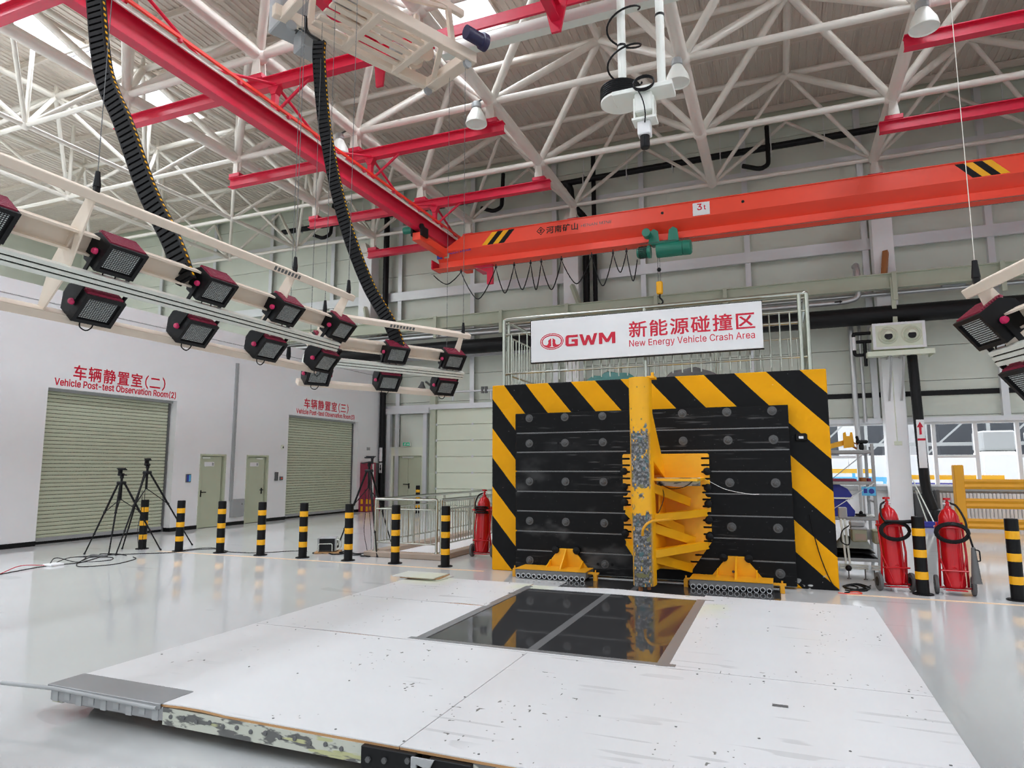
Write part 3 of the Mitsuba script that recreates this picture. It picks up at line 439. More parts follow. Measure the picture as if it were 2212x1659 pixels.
p = single("drain_pipe", tube([(-5.88, 22.62, 13.2), (-5.88, 22.62, 6.3)], .085, 12), "m_black", "thinner black vertical pipe beside the column behind the crane beam", "pipe", 40)
p = thing("down_pipe", "thick black pipe right of the white column with a white label and red arrow", "pipe"); part(p, "pipe", tube(bend([(3.72, 22.2, 5.2), (3.79, 22.1, 1.0), (3.93, 21.95, .45), (4.02, 21.9, 0)], .25), .135, 16), "m_plastic", 40); part(p, "boot", lathe([(0, .5), (.2, .45), (.26, .3), (.28, 0)], 16, frame((4.02, 21.9, 0), (1, 0, 0), (0, 1, 0))), "m_plastic", 40)
FP = frame((3.7, 21.985, 2.95), (1, 0, 0), (.02, 0, -1))
part(p, "label", bx(3.66, 3.86, 21.96, 21.985, 1.62, 3.0), "m_white_gloss"); part(p, "arrow", prism([(-.03, -.17), (.03, -.17), (.03, .04), (.08, .04), (0, .2), (-.08, .04), (-.03, .04)], .004, frame((3.75, 21.96, 2.74), (1, 0, 0), (0, 0, 1))), "m_letter"); part(p, "red_band", bx(3.66, 3.86, 21.955, 21.96, 2.40, 2.46), "m_letter")
p = single("vertical_conduit", join(tube([(2.2, 22.6, 0), (2.2, 22.6, 6.0)], .08, 12), tube([(2.45, 22.7, 3.0), (2.45, 22.7, 6.0)], .05, 10)), "m_pipe", "grey vertical pipes between the barrier and the white column", "pipe", 40)
# air unit on the right column
a = thing("air_unit", "cream box air unit with two round nozzles on the right column", "air conditioner")
part(a, "casing", cb(2.66, 4.0, 21.55, 22.2, 5.03, 5.80, .03), "m_section"); part(a, "front_frame", join(bx(2.66, 4.0, 21.535, 21.55, 5.73, 5.8), bx(2.66, 4.0, 21.535, 21.55, 5.03, 5.10), bx(2.66, 2.74, 21.535, 21.55, 5.03, 5.8), bx(3.92, 4.0, 21.535, 21.55, 5.03, 5.8)), "m_white_gloss")
for x in (3.05, 3.64):
    n = part(a, "nozzle", lathe([(.26, 0), (.25, .04), (.22, .06), (.2, .05), (.19, .03), (.17, .07), (.1, .16), (.0, .16)], 28, frame((x, 21.55, 5.43), (1, 0, 0), (0, 0, 1))), "m_section", 50)
    part(n, "throat", lathe([(0, 0), (.1, 0), (.105, -.03), (.09, -.03)], 24, frame((x, 21.375, 5.39), (1, 0, 0), (0, .25, .97))), "m_black")
part(a, "drip_tray", join(bx(2.5, 4.15, 21.4, 22.25, 4.9, 4.92), bx(2.5, 4.15, 21.38, 21.4, 4.82, 4.96), bx(2.48, 2.5, 21.4, 22.25, 4.82, 4.96), bx(4.15, 4.17, 21.4, 22.25, 4.82, 4.96)), "m_section")
for x in (3.1, 3.42): part(a, "bracket", join(bar((x, 21.5, 4.8), (x - .03, 22.28, 3.6), .05), bar((x, 21.5, 4.86), (x, 22.3, 4.86), .05)), "m_pipe")
part(a, "water_pipe", tube(bend([(2.66, 21.9, 5.6), (2.3, 21.9, 5.6), (2.2, 21.9, 5.6), (2.2, 21.9, 4.95), (2.66, 21.9, 4.95)], .08), .05, 10), "m_black", 40); part(a, "water_pipe", tube([(2.2, 21.9, 5.35), (2.66, 21.9, 5.35)], .05, 10), "m_black", 40); part(a, "water_pipe", tube([(2.47, 21.8, 5.3), (2.47, 21.8, 4.6)], .05, 10), "m_black", 40); part(a, "pipe_sleeve", cyl((2.2, 21.88, 5.1), (2.2, 21.88, 5.5), .056), "m_white_gloss", 40)
sc = single("socket_box", join(cb(3.12, 3.32, 22.28, 22.3, 2.28, 2.4, .008), cyl((3.2, 22.29, 2.4), (3.2, 22.29, 4.5), .012, 8)), "m_section", "small grey socket box with a conduit on the white right column", "socket")
# ------------------------------------------------------------------ floodlight rigs
LW_, LH_, LD_ = .33, .25, .17                        # a floodlight: width, height, depth; local x along the rig, y up the frame, z forwards
side = Polygon([(0, -.125), (.17, -.125), (.17, .125), (.0, .125), (-.07, .06), (-.07, -.02)])
def side_plate(x): return prism(side, .008, frame((x, 0, -.1), (0, 0, 1), (0, 1, 0)))
LAMP = {}
def lampd(k, mesh, b, s=False): LAMP[k] = mikit.ply(mesh, b, s)
lampd("housing", join(cb(-.155, .155, -.115, .115, -.13, .052, .01), bx(-.165, .165, .095, .125, .045, .07), bx(-.165, .165, -.125, -.095, .045, .07), bx(-.165, -.135, -.1, .1, .045, .07), bx(.135, .165, -.1, .1, .045, .07)), "m_plastic")
lampd("side_plate", side_plate(-.158), "m_black"); lampd("side_plate_b", side_plate(.166), "m_black")
lampd("heat_sink", join(*[bx(-.15, .15, .117, .135, -.13 + k * .02, -.12 + k * .02) for k in range(9)], bx(-.152, .152, .112, .124, -.135, .05)), "m_wine")
lampd("led_array", join(*[bx(-.118 + i * .0184, -.107 + i * .0184, -.083 + j * .0152, -.0745 + j * .0152, .052, .056) for i in range(13) for j in range(12)]), "m_led")
lampd("knob", lathe([(0, .03), (.02, .028), (.026, .012), (.026, 0), (0, 0)], 14, frame((-.176, .0, -.01), (0, 0, 1), (0, 1, 0))), "m_knob", 40); lampd("knob_b", lathe([(0, .03), (.02, .028), (.026, .012), (.026, 0), (0, 0)], 14, frame((.176, .0, -.01), (0, 1, 0), (0, 0, 1))), "m_knob", 40)
lampd("yoke_top", join(bar((-.178, 0, -.01), (-.178, -.19, .0), .012, .035, (0, 0, 1)), bar((.178, 0, -.01), (.178, -.19, .0), .012, .035, (0, 0, 1)), bx(-.184, .184, -.196, -.184, -.018, .018)), "m_black")
lampd("yoke_bottom", join(bar((-.178, 0, -.01), (-.178, .19, .0), .012, .035, (0, 0, 1)), bar((.178, 0, -.01), (.178, .19, .0), .012, .035, (0, 0, 1)), bx(-.184, .184, .184, .196, -.018, .018)), "m_black")
lampd("cable", tube(spline([(-.05, -.12, .0), (-.06, -.17, .05), (0, -.19, .06), (.04, -.15, .04), (.03, -.12, 0)], 20), .005, 5), "m_black", 40)
def floodlight(m, up, label, group):
    l = thing("floodlight", label, "floodlight")
    for k in ("housing", "side_plate", "side_plate_b", "heat_sink", "led_array", "knob", "knob_b", "cable"): part(l, k.replace("_b", "") if k.endswith("_b") else k, LAMP[k], to=m, label={"led_array": "grid of pale LED lenses", "knob": "crimson knob", "heat_sink": "wine red top"}.get(k) if not k.endswith("_b") else None, kind="stuff" if k == "led_array" else None)
    part(l, "yoke", LAMP["yoke_top" if up else "yoke_bottom"], to=m)
def rig(label, o, d, face, L, lamps, tilt=.53, plates=None, s=1.0, word=False):
    """o: top beam's start; d: its direction; face: +1 when the lamps look to the right of d. The frame leans by tilt, lamps look down."""
    d = unit(d); out = np.cross(d, V3(0, 0, 1)) * face; up = unit(out * math.sin(tilt) + V3(0, 0, 1) * math.cos(tilt)); fw = unit(out * math.cos(tilt) - V3(0, 0, 1) * math.sin(tilt))
    M = np.eye(4); M[:3, 0], M[:3, 1], M[:3, 2], M[:3, 3] = d, up, fw, o
    r = thing("light_rig", label, "light rig"); H = .97 * s; P = lambda n, m, b, sm=False, **k: part(r, n, xf(m, M), b, sm, **k)
    P("top_beam", cb(0, L, -.035, .035, -.09, .02, .006), "m_rig"); P("bottom_beam", cb(-.02, L - .02, -H - .035, -H + .035, -.09, .02, .006), "m_rig")
    P("rail", join(bx(-.05, L + .03, -H * .62 - .055, -H * .62 + .055, .03, .085), *[bx(-.05, L + .03, -H * .62 + q, -H * .62 + q + w, .085, .105) for q, w in ((-.055, .03), (-.014, .028), (.025, .03))]), "m_alu", label="grooved aluminium rail")
    P("rail_groove", join(*[bx(-.05, L + .03, -H * .62 + q, -H * .62 + q + .010, .085, .088) for q in (-.0245, .0145)]), "m_black"); P("back_channel", join(bx(0, L, -H * .46, -H * .30, -.10, -.09), bx(0, L, -H * .31, -H * .29, -.09, .0), bx(0, L, -H * .47, -H * .45, -.09, -.03)), "m_rig")
    plates = plates or (.12, L - .12)
    for i, x in enumerate(plates):
        pl = Polygon([(-.045, 0), (.045, 0), (.11, -H * .62), (.03, -H), (-.03, -H), (-.11, -H * .62)]).difference(Polygon([(-.0, -H * .3), (.045, -H * .45), (-.02, -H * .45)])); P("end_plate", prism(pl, .014, frame((x, 0, -.04), (0, 0, 1), (0, 1, 0))), "m_rig")
        c = M @ np.array([x, .03, -.03, 1]); part(r, "lifting_eye", join(cb(c[0] - .02, c[0] + .02, c[1] - .02, c[1] + .02, c[2], c[2] + .05, .006), tube([(c[0], c[1], c[2] + .04), (c[0], c[1], c[2] + .16)], [.028, .016], 8)), "m_black")
    if word: P("faded_print", join(*[bx(L - 1.35 + k * .05, L - 1.318 + k * .05, -.02, .02, .02, .0205) for k in range(8)]), "m_dark")
    for (x, row, yaw, text) in lamps:
        k = np.eye(4); k[:3, 3] = (x, -H * .62 + (.215 if row else -.215), .04); c, sn = math.cos(yaw), math.sin(yaw); k[:3, :3] = [[1, 0, 0], [0, c, -sn], [0, sn, c]]
        floodlight(M @ k, row, text, r)
    return M
xs = [1.02, 1.98, 2.93, 3.86]
R1 = rig("long beige floodlight rig hanging at the left in the foreground", (-4.6, 2.5 - 1.95 + .0, 3.64), (0, 1, 0), 1, 5.85, [(x + 1.97 - 1.02 + 1.0, row, .2, f"{ORD[i + 1]} black floodlight from the left in the {'upper' if row else 'lower'} row of the long rig") for i, x in enumerate(xs) for row in (1, 0)] + [(2.0, 1, .2, "black floodlight cut by the left edge of the picture, upper row of the long rig"), (2.0, 0, .2, "black floodlight at the left edge of the picture, lower row of the long rig")], word=True, plates=(.5, 2.65, 4.83, 5.76))
D2 = unit((1.16, 2.05, 0)); R2 = rig("shorter beige floodlight rig behind the long one, near the crash barrier", (-5.42, 6.75, 3.6), D2, 1, 2.4, [(x, row, .12, f"black floodlight in the second rig's {'upper' if row else 'lower'} row, {('nearest the long rig', 'the middle one', 'nearest the barrier')[i]}") for i, x in enumerate((.2, 1.24, 2.2)) for row in (1, 0)], word=True)
D3 = unit((-.24, .97, 0)); O3 = V3(1.20, 5.45, 2.83) - D3 * 2.4
R3 = rig("beige floodlight rig cut by the right edge of the picture", O3, D3, -1, 2.24, [(2.2, 1, .15, "black floodlight on the right hand rig, upper one"), (2.12, 0, .15, "black floodlight on the right hand rig, lower one")], s=.78)
# hanging wires and the trolley of the second rig
TZ = 8.05; OUT2 = np.cross(D2, V3(0, 0, 1)); C2 = V3(-5.42, 6.75, 0) + D2 * 1.2
DT = unit((.415, .91, 0)); TM = frame((-5.30, 7.84, TZ), DT, np.cross(V3(0, 0, 1), DT)) @ np.diag([1, .82, 1, 1])      # local x along the rig, y to its left
t = thing("rig_trolley", "cream steel trolley frame with motors and drums under the roof, upper middle of the picture", "hoist trolley")
TP = lambda n, m, b, s=False, **k: part(t, n, xf(m, TM), b, s, **k)
for y in (-.75, .55): TP("side_beam", cb(-1.45, 1.35, y - .07, y + .07, -.09, .09, .01), "m_rig")
for x in (-1.3, -.35, .55, 1.2): TP("cross_beam", cb(x - .06, x + .06, -.75, .55, -.1, .06, .01), "m_rig")
for y in (-.5, -.3, -.1, .12, .32): TP("floor_slat", cb(-.95, .6, y - .06, y + .06, -.06, -.02, .008), "m_rig")
TP("outrigger", join(bar((1.32, -.75, -.02), (1.32, .55, -.02), .1), bar((.7, -.75, -.02), (1.3, .55, -.02), .08)), "m_rig")
for y in (-.75, .55):
    for x in (-.9, .9): TP("upright", bar((x, y, .05), (x, y * .8, .75), .08), "m_rig")
    TP("upper_beam", cb(-1.2, 1.2, y * .8 - .05, y * .8 + .05, .7, .82, .01), "m_rig"); TP("diagonal", bar((-.9, y, .08), (.9, y * .8, .72), .06), "m_rig")
for x, y in ((-.5, -.2), (.75, .1)): TP("rope_drum", lathe([(0, 0), (.2, 0), (.2, .02), (.15, .03), (.15, .35), (.2, .36), (.2, .38), (0, .38)], 20, frame((x, y - .2, .18), (1, 0, 0), (0, 0, -1))), "m_rig", 40)
for x, y in ((-.9, -.35), (.35, .25)): TP("motor", lathe([(0, 0), (.12, 0), (.12, .26), (.09, .3), (0, .3)], 18, frame((x, y, .12), (0, 1, 0), (0, 0, 1))), "m_grey", 40)
TP("travel_motor", lathe([(0, 0), (.11, 0), (.11, .3), (.14, .31), (.14, .4), (0, .4)], 18, frame((1.0, -1.0, .2), (0, 1, 0), (0, 0, 1))), "m_navy", 40)
TP("control_box", cb(-1.3, -.8, .68, 1.2, -.02, .75, .02), "m_grey"); TP("control_box", cb(-.98, -.62, .62, 1.0, -.28, .12, .02), "m_grey")
TP("cable_drop", tube(spline([(-1.0, .5, .1), (-.98, .45, -.15), (-.91, .13, -.4)], 12), .03, 8), "m_black", 40)
for k in range(5): TP("wiring", tube(spline([(-1.15 + k * .04, .6 + k * .08, .0), (-1.05, .55, -.1), (-.97, .42, -.2)], 8), .01, 5), "m_black")
for x in (-1.2, 1.2):
    for y in (-.75, .5): TP("sheave", lathe([(0, -.03), (.07, -.03), (.05, 0), (.07, .03), (0, .03)], 14, frame((x, y, -.14), (1, 0, 0), (0, 0, 1))), "m_grey", 40)
rn = thing("trolley_runway", "red runway beams and pale channel carrying the rig trolley under the roof", "steel beam")
part(rn, "beam", ibeam((-6.55, 1.0, 9.25), (-6.55, 9.7, 9.25), .3, .16, .02), "m_red"); part(rn, "beam", ibeam((-3.15, 1.0, 9.25), (-3.15, 9.8, 9.25), .3, .16, .02), "m_red")
part(rn, "end_stop", prism([(-.12, .2), (.12, .2), (.07, -.35), (-.07, -.35)], .05, frame((-6.55, 9.75, 9.0), (1, 0, 0), (0, 0, 1))), "m_red"); part(rn, "end_stop", prism([(-.2, .2), (.2, .2), (.08, -.35), (-.08, -.35)], .05, frame((-3.15, 9.85, 9.25), (1, 0, 0), (0, 0, 1))), "m_red")
part(rn, "cross_channel", join(bx(-5.6, 2, 9.95, 10.0, 9.45, 9.65), bx(-5.6, 2, 10.0, 10.15, 9.63, 9.65)), "m_red"); part(rn, "pale_channel", join(bx(-5.6, 2, 10.3, 10.35, 9.4, 9.62), bx(-5.6, 2, 10.3, 10.5, 9.4, 9.42)), "m_alu")
for x in (-6.55, -3.15): part(rn, "drop_rod", join(*[cyl((x, y, 9.4), (x, y, 13.5), .025, 8) for y in (2.0, 5.5, 9.2)]), "m_red")
for x, y in ((-.9, -.6), (.9, -.6), (-.9, .44), (.9, .44)):
    q = TM @ np.array([x, y, .8, 1]); TP("suspension", bar((x, y, .8), (x, y, 1.05), .07), "m_rig")
w = thing("suspension_wire", "thin steel wires carrying the second floodlight rig", "wire")
for x in (.12, 2.28):
    a = R2 @ np.array([x, .03, -.03, 1]); part(w, "wire", cyl(a[:3] + V3(0, 0, .14), (a[0], a[1], TZ - .1), .0035, 5), "m_dark"); b = a[:3] - OUT2 * .45 + V3(0, 0, -.75); part(w, "wire", cyl(b, (b[0], b[1], TZ - .1), .0035, 5), "m_dark")
w = thing("suspension_wire", "thin steel wires carrying the long floodlight rig, with black end fittings", "wire")
for x in (2.65, 4.83, 5.76): a = R1 @ np.array([x, .03, -.03, 1]); part(w, "wire", cyl(a[:3] + V3(0, 0, .14), (a[0], a[1], 12.5), .0035, 5), "m_dark")
for x in (2.15, 5.5): a = R1 @ np.array([x, -.97, -.16, 1]); part(w, "wire", cyl(a[:3], (a[0], a[1], 12.5), .0035, 5), "m_dark"); part(w, "fitting", tube([a[:3], a[:3] + V3(0, 0, .05), a[:3] + V3(0, 0, .16)], [.012, .026, .02], 8), "m_black", 40)
a = R3 @ np.array([2.12, .03, -.03, 1]); single("suspension_wire", cyl(a[:3] + V3(0, 0, .14), (a[0], a[1], 12.5), .003, 5), "m_cream", "thin pale wire above the right hand floodlight rig", "wire")

# energy chains
def energy_chain(label, pts, width, n, across):
    c = thing("cable_chain", label, "cable chain"); P = spline(pts, 300); s = np.concatenate([[0], np.cumsum(np.linalg.norm(np.diff(P, axis=0), axis=1))]); q = np.linspace(0, s[-1], n + 1)
    Q = np.stack([np.interp(q, s, P[:, k]) for k in range(3)], 1); L = s[-1] / n; W = width / 2; th = width * .42
    link = mikit.ply(join(bx(-L * .56, L * .56, W - .012, W, -th / 2, th / 2), bx(-L * .56, L * .56, -W, -W + .012, -th / 2, th / 2), bx(-L * .34, L * .34, -W, W, th / 2 - .012, th / 2), bx(-L * .34, L * .34, -W, W, -th / 2, -th / 2 + .012), bx(-L * .5, L * .5, -W * .86, W * .86, -th * .25, th * .25)), "m_plastic"); pins = []
    for a, b in zip(Q, Q[1:]):
        d = unit(b - a); y = unit(across - d * (across @ d)); z = np.cross(d, y); M = np.eye(4); M[:3, 0], M[:3, 1], M[:3, 2], M[:3, 3] = d, y, z, (a + b) / 2
        part(c, "link", link, to=M); pins += [xf(bx(-.013, .013, sg * W, sg * W + .005, -.013, .013), M) for sg in (1,)]
    part(c, "pin", join(*pins), "m_yellow", label="row of yellow pins", kind="stuff"); part(c, "cable", tube(P[::6], th * .3, 8), "m_black", 40)
energy_chain("wide black cable chain with yellow pins hanging at the upper left", [(-6.15, 4.0, 6.9), (-6.0, 4.0, 6.23), (-5.87, 4.05, 5.44), (-5.6, 4.1, 4.87), (-5.3, 4.15, 4.2), (-5.0, 4.2, 3.68), (-4.82, 4.22, 3.3)], .165, 62, V3(.97, .2, 0))
tp = (TM @ np.array([-.91, .13, -.40, 1]))[:3]
energy_chain("narrower black cable chain hanging from the trolley to the second rig", [tp, tp + V3(-.04, .05, -.25), (-5.93, 7.4, 6.7), (-5.82, 7.55, 5.8), (-5.62, 7.65, 5.0), (-5.4, 7.85, 4.27), (-5.05, 7.9, 3.68), (-4.9, 7.95, 3.28)], .17, 76, V3(.98, .12, 0))

# ceiling camera on two poles
k = thing("camera_mount", "white camera mount with a cable coil on two pipes hanging from the roof", "camera mount"); ky = 8.0
for x in (-1.67, -1.17): part(k, "pole", cyl((x, ky, 6.42), (x, ky, 12.6), .055, 16), "m_lamp", 40); part(k, "pole_band", cyl((x, ky, 7.1 + (x + 1.67) * .6), (x, ky, 7.13 + (x + 1.67) * .6), .06, 16), "m_black", 40)
part(k, "cross_plate", cb(-1.78, -1.02, ky - .16, ky + .16, 6.36, 6.42, .006), "m_lamp"); part(k, "reel_plate", lathe([(0, 0), (.26, 0), (.26, .03), (0, .03)], 32, frame((-1.72, ky + .1, 6.38), (1, 0, 0), (0, 1, 0))), "m_lamp", 40)
part(k, "cable_coil", join(*[tube([(-1.72 + .25 * math.cos(a), ky + .1 + .25 * math.sin(a), 6.44 + .028 * q) for a in np.linspace(0, 2 * math.pi, 25)], .016, 6, False) for q in range(6)]), "m_black", 40)
part(k, "spiral_cable", tube(np.array([(-1.66 + .22 * math.cos(a), ky + .1 + .2 * math.sin(a), 6.62 + .085 * a) for a in np.linspace(0, 4.2 * math.pi, 60)]), .013, 6), "m_black", 40)
part(k, "cable_loop", join(*[tube([(-1.37 + .13 * math.cos(a), ky - .17, 6.44 + (.075 + .008 * q) * math.sin(a)) for a in np.linspace(0, 2 * math.pi, 25)], .011, 6, False) for q in range(4)]), "m_black", 40)
part(k, "housing", cb(-1.50, -1.28, ky - .12, ky + .1, 6.1, 6.36, .015), "m_lamp"); part(k, "bracket", join(bx(-1.52, -1.5, ky - .1, ky + .1, 6.02, 6.3), bx(-1.28, -1.26, ky - .1, ky + .1, 6.02, 6.3), bx(-1.54, -1.24, ky - .12, ky + .1, 6.0, 6.03)), "m_lamp")
part(k, "camera_body", cb(-1.48, -1.32, ky - .08, ky + .08, 5.82, 6.0, .012), "m_white_gloss"); part(k, "lens", lathe([(0, 0), (.05, 0), (.06, .02), (.06, .16), (0, .16)], 20, frame((-1.4, ky, 5.66), (1, 0, 0), (0, 1, 0))), "m_black", 40)
part(k, "signal_cable", tube(spline([(-1.45, ky - .17, 6.38), (-1.38, ky - .2, 6.2), (-1.36, ky - .16, 6.05), (-1.38, ky - .09, 5.96)], 20), .008, 6), "m_black", 40)
# ------------------------------------------------------------------ the crash barrier
SF = lambda x, y, z: frame((x, y, z), (1, 0, 0), (0, 0, 1))        # facing the camera side (-y)
b = thing("crash_barrier", "massive crash barrier block with yellow and black diagonal stripes and black steel plates", "crash barrier")
part(b, "block", cb(-4.45, .65, 10.15, 12.7, 0, 3.02, .012), "m_stripe")
zs = [.03, .357, .653, .966, 1.274, 1.592, 1.896, 2.203, 2.53]; PY = 10.02
part(b, "plate_backing", bx(-3.97, .12, PY + .05, 10.15, .02, 2.51), "m_grey")
for a, c in zip(zs, zs[1:]): part(b, "steel_plate", cb(-3.98, .13, PY, 10.12, a + .011, c - .011, .006), "m_plate"); part(b, "slot_rail", bx(-3.96, .12, PY + .012, PY + .03, a - .012, a + .012), "m_slot") if a > .1 else None
bolt = mikit.ply(join(lathe([(.066, 0), (.06, .008), (0, .008)], 20), lathe([(.04, .008), (.04, .022), (.03, .028), (0, .028)], 6), lathe([(.02, .028), (.016, .036), (0, .036)], 10)), "m_bolt"); hole = mikit.ply(lathe([(.022, 0), (.02, .003), (0, .003)], 10), "m_black")
for z in (2.44, 2.035, 1.43, .81, .20):
    for x in (-3.74, -3.14, -2.53, -1.92, -1.32, -.69, -.08):
        if -2.3 < x < -.9 and .15 < z < 1.9: continue
        part(b, "bolt", bolt, to=SF(x, PY, z)); part(b, "bolt_hole", hole, to=SF(x - .11, PY, z)); part(b, "bolt_hole", hole, to=SF(x + .11, PY, z))
part(b, "sensor_box", cb(.2, .36, 10.11, 10.15, 2.01, 2.12, .02), "m_black"); part(b, "sensor_label", bx(.25, .31, 10.105, 10.11, 2.045, 2.08), "m_white_gloss")
part(b, "loose_cable", tube(spline([(.33, 10.14, 1.0), (.38, 10.13, .7), (.45, 10.13, .4), (.55, 10.13, .12), (.64, 10.1, .01)], 24), .006, 5), "m_black", 40)
part(b, "sensor_plug", lathe([(.07, 0), (.06, .03), (0, .03)], 16, SF(-2.10, PY, 1.896)), "m_black", 40)
part(b, "wire", tube(spline([(-1.75, 9.5, 1.42), (-1.3, 9.86, 1.38), (-1.1, 9.96, 1.5), (-.75, 9.99, 1.34), (-.42, 9.99, 1.275), (-.3, 9.99, 1.275)], 40), .005, 5), "m_white_gloss", 40)
# banner and railing on top of it
s = thing("banner_sign", "long white sign with red lettering on top of the crash barrier", "sign")
part(s, "board", cb(-3.75, -.15, 10.15, 10.2, 3.37, 4.07, .005), "m_white_gloss"); part(s, "edge_frame", join(bx(-3.76, -.14, 10.17, 10.21, 3.355, 3.37), bx(-3.765, -3.75, 10.17, 10.21, 3.36, 4.075), bx(-3.76, -.14, 10.17, 10.21, 4.07, 4.08)), "m_black")
el = lambda a, c: affinity.scale(Point(0, 0).buffer(1, 48), a, c)
lg = union_all([el(.20, .135).difference(el(.188, .123)), el(.175, .111).difference(el(.158, .095)), Polygon([(-.012, -.075), (-.012, .055), (-.06, .02), (-.06, -.035), (-.085, -.06), (-.13, -.055), (-.10, -.082), (-.05, -.09)]), Polygon([(.012, -.075), (.012, .055), (.06, .02), (.06, -.035), (.085, -.06), (.13, -.055), (.10, -.082), (.05, -.09)])])
part(s, "logo", prism(lg, .004, SF(-3.385, 10.15, 3.70)), "m_letter", label="red oval emblem")
def block(n):
    if n == "G": return Polygon([(.06, 0), (.44, 0), (.44, .30), (.22, .30), (.22, .20), (.33, .20), (.33, .10), (.11, .10), (.11, .40), (.44, .40), (.44, .5), (.06, .5), (0, .43), (0, .07)])
    if n == "W": return Polygon([(0, .5), (.11, .5), (.19, .16), (.27, .44), (.36, .44), (.44, .16), (.52, .5), (.63, .5), (.5, 0), (.39, 0), (.315, .27), (.24, 0), (.13, 0)])
    return Polygon([(0, 0), (0, .5), (.13, .5), (.28, .2), (.43, .5), (.56, .5), (.56, 0), (.45, 0), (.45, .31), (.33, .07), (.23, .07), (.11, .31), (.11, 0)])
part(s, "lettering", xf(fit(prism(union_all([block("G"), affinity.translate(block("W"), .5, 0), affinity.translate(block("M"), 1.19, 0)]), .004 / .36), .82), SF(-3.15, 10.15, 3.60) @ np.diag([1, .36, .36 * 2.5, 1])), "m_letter", label="red letters GWM")
part(s, "lettering", xf(fit(glyph("新能源碰撞区", .27), 1.86), SF(-2.11, 10.15, 3.69)), "m_letter", label="large red Chinese lettering"); part(s, "lettering", xf(fit(words("New Energy Vehicle Crash Area", .10), 1.85), SF(-2.11, 10.15, 3.525)), "m_letter", label="small red English lettering")
for x in (-3.2, -1.95, -.7): part(s, "bracket", join(bx(x - .02, x + .02, 10.2, 10.36, 3.9, 3.93), bx(x - .02, x + .02, 10.2, 10.36, 3.42, 3.45)), "m_dark")
r = thing("platform_railing", "stainless steel railing standing on the top of the crash barrier around the white sign", "railing")
RX0, RX1, RY0, RY1 = -4.32, .46, 10.36, 12.5
for x, y in ((RX0, RY0), (RX1, RY0), (RX1 - .1, RY0), (-1.9, RY0), (RX0, RY1), (RX1, RY1), (RX0 + .06, RY0 + .06), (-1.0, RY1), (-2.8, RY1)): part(r, "post", cyl((x, y, 3.02), (x, y, 4.17), .03, 12), "m_steel", 40)
def runs(z, rr): part(r, "rail", tube(bend([(RX0, RY1, z), (RX0, RY0, z), (RX1, RY0, z), (RX1, RY1, z)], .05, 5), rr, 10), "m_steel", 40)
runs(4.18, .032); runs(3.92, .016); runs(3.24, .016); part(r, "rail", cyl((RX0, RY0, 4.11), (RX1, RY0, 4.11), .012, 8), "m_steel", 40)
for z, rr in ((4.18, .03), (3.9, .015), (3.24, .015)): part(r, "rail", cyl((RX0, RY1, z), (RX1, RY1, z), rr, 10), "m_steel", 40)
bal = mikit.ply(cyl((0, 0, 3.1), (0, 0, 3.92), .011, 8), "m_steel", 40)
for x in np.arange(RX0 + .14, RX1 - .05, .142): part(r, "baluster", bal, to=frame((x, RY0, 0), (1, 0, 0), (0, 1, 0))); part(r, "baluster", bal, to=frame((x, RY1, 0), (1, 0, 0), (0, 1, 0)))
for y in np.arange(RY0 + .14, RY1 - .05, .142): part(r, "baluster", bal, to=frame((RX0, y, 0), (1, 0, 0), (0, 1, 0))); part(r, "baluster", bal, to=frame((RX1, y, 0), (1, 0, 0), (0, 1, 0)))
for x, l, m in ((-2.55, "crumpled teal cover lying on top of the barrier left of the yellow pole", "m_teal"), (-1.25, "dark folded cover lying on top of the barrier right of the yellow pole", "m_dark")):
    g = np.linspace(-.5, .5, 15); X, Y = np.meshgrid(g, g); Z = np.clip(.17 * (1 - (2 * np.abs(X)) ** 3) * (1 - (2 * np.abs(Y)) ** 3) * (.6 + .8 * meshkit.noise(np.stack([X * 5 + x, Y * 5, X * 0], -1), 3)), 0, 1); V = np.stack([x + X * 1.0, 10.85 + Y * .7, 3.022 + Z], -1).reshape(-1, 3); i, j = np.meshgrid(np.arange(14), np.arange(14)); q = (i * 15 + j).ravel()
    single("cover", (V, np.vstack([np.stack([q, q + 15, q + 1], 1), np.stack([q + 1, q + 15, q + 16], 1)])), m, l, "cover", 50)

# ------------------------------------------------------------------ the yellow pole fixture in front of the plates
p = thing("pole_impactor", "yellow pole fixture with a worn scraped front, bolted to the barrier plates", "impact pole"); PX, PC, PR = -1.72, 8.86, .14
hull = Polygon([(PR * math.cos(a), PR * math.sin(a) * .9) for a in np.linspace(math.pi, 2 * math.pi, 15)] + [(PR, .14), (-PR, .14)]); part(p, "pole", prism(hull, 2.72, frame((PX, PC, .13), (1, 0, 0), (0, 1, 0))), "m_pole", 35)
part(p, "top_lug", join(bx(PX + .1, PX + .2, PC, PC + .2, 2.84, 2.87), cyl((PX + .17, PC + .05, 2.87), (PX + .17, PC + .05, 2.92), .02)), "m_yellow"); part(p, "foot_bolt", join(cyl((PX - .05, PC, .06), (PX - .05, PC, .13), .03), cyl((PX + .06, PC, .08), (PX + .06, PC, .13), .025)), "m_rust")
pl = Polygon([(-2.22, .60), (-1.95, .19), (-1.25, .19), (-.96, .60), (-.96, 1.83), (-.98, 1.85), (-2.2, 1.85), (-2.22, 1.83)])
for i in range(16):
    z = 1.78 - .098 * i; inn = 0 if z > .6 else (.6 - z) * .68
    for x in (-2.24 + inn, -.94 - inn): pl = pl.difference(sbox(x - .12, z - .014, x + .12, z + .014).union(Point(x - .12, z).buffer(.014)).union(Point(x + .12, z).buffer(.014)))
for z in zs[3:6] + [.69]:
    for x in (-2.2, -.98): pl = pl.difference(Point(x, z).buffer(.052))
part(p, "back_plate", prism(pl, .05, SF(0, PY, 0)), "m_yellow")
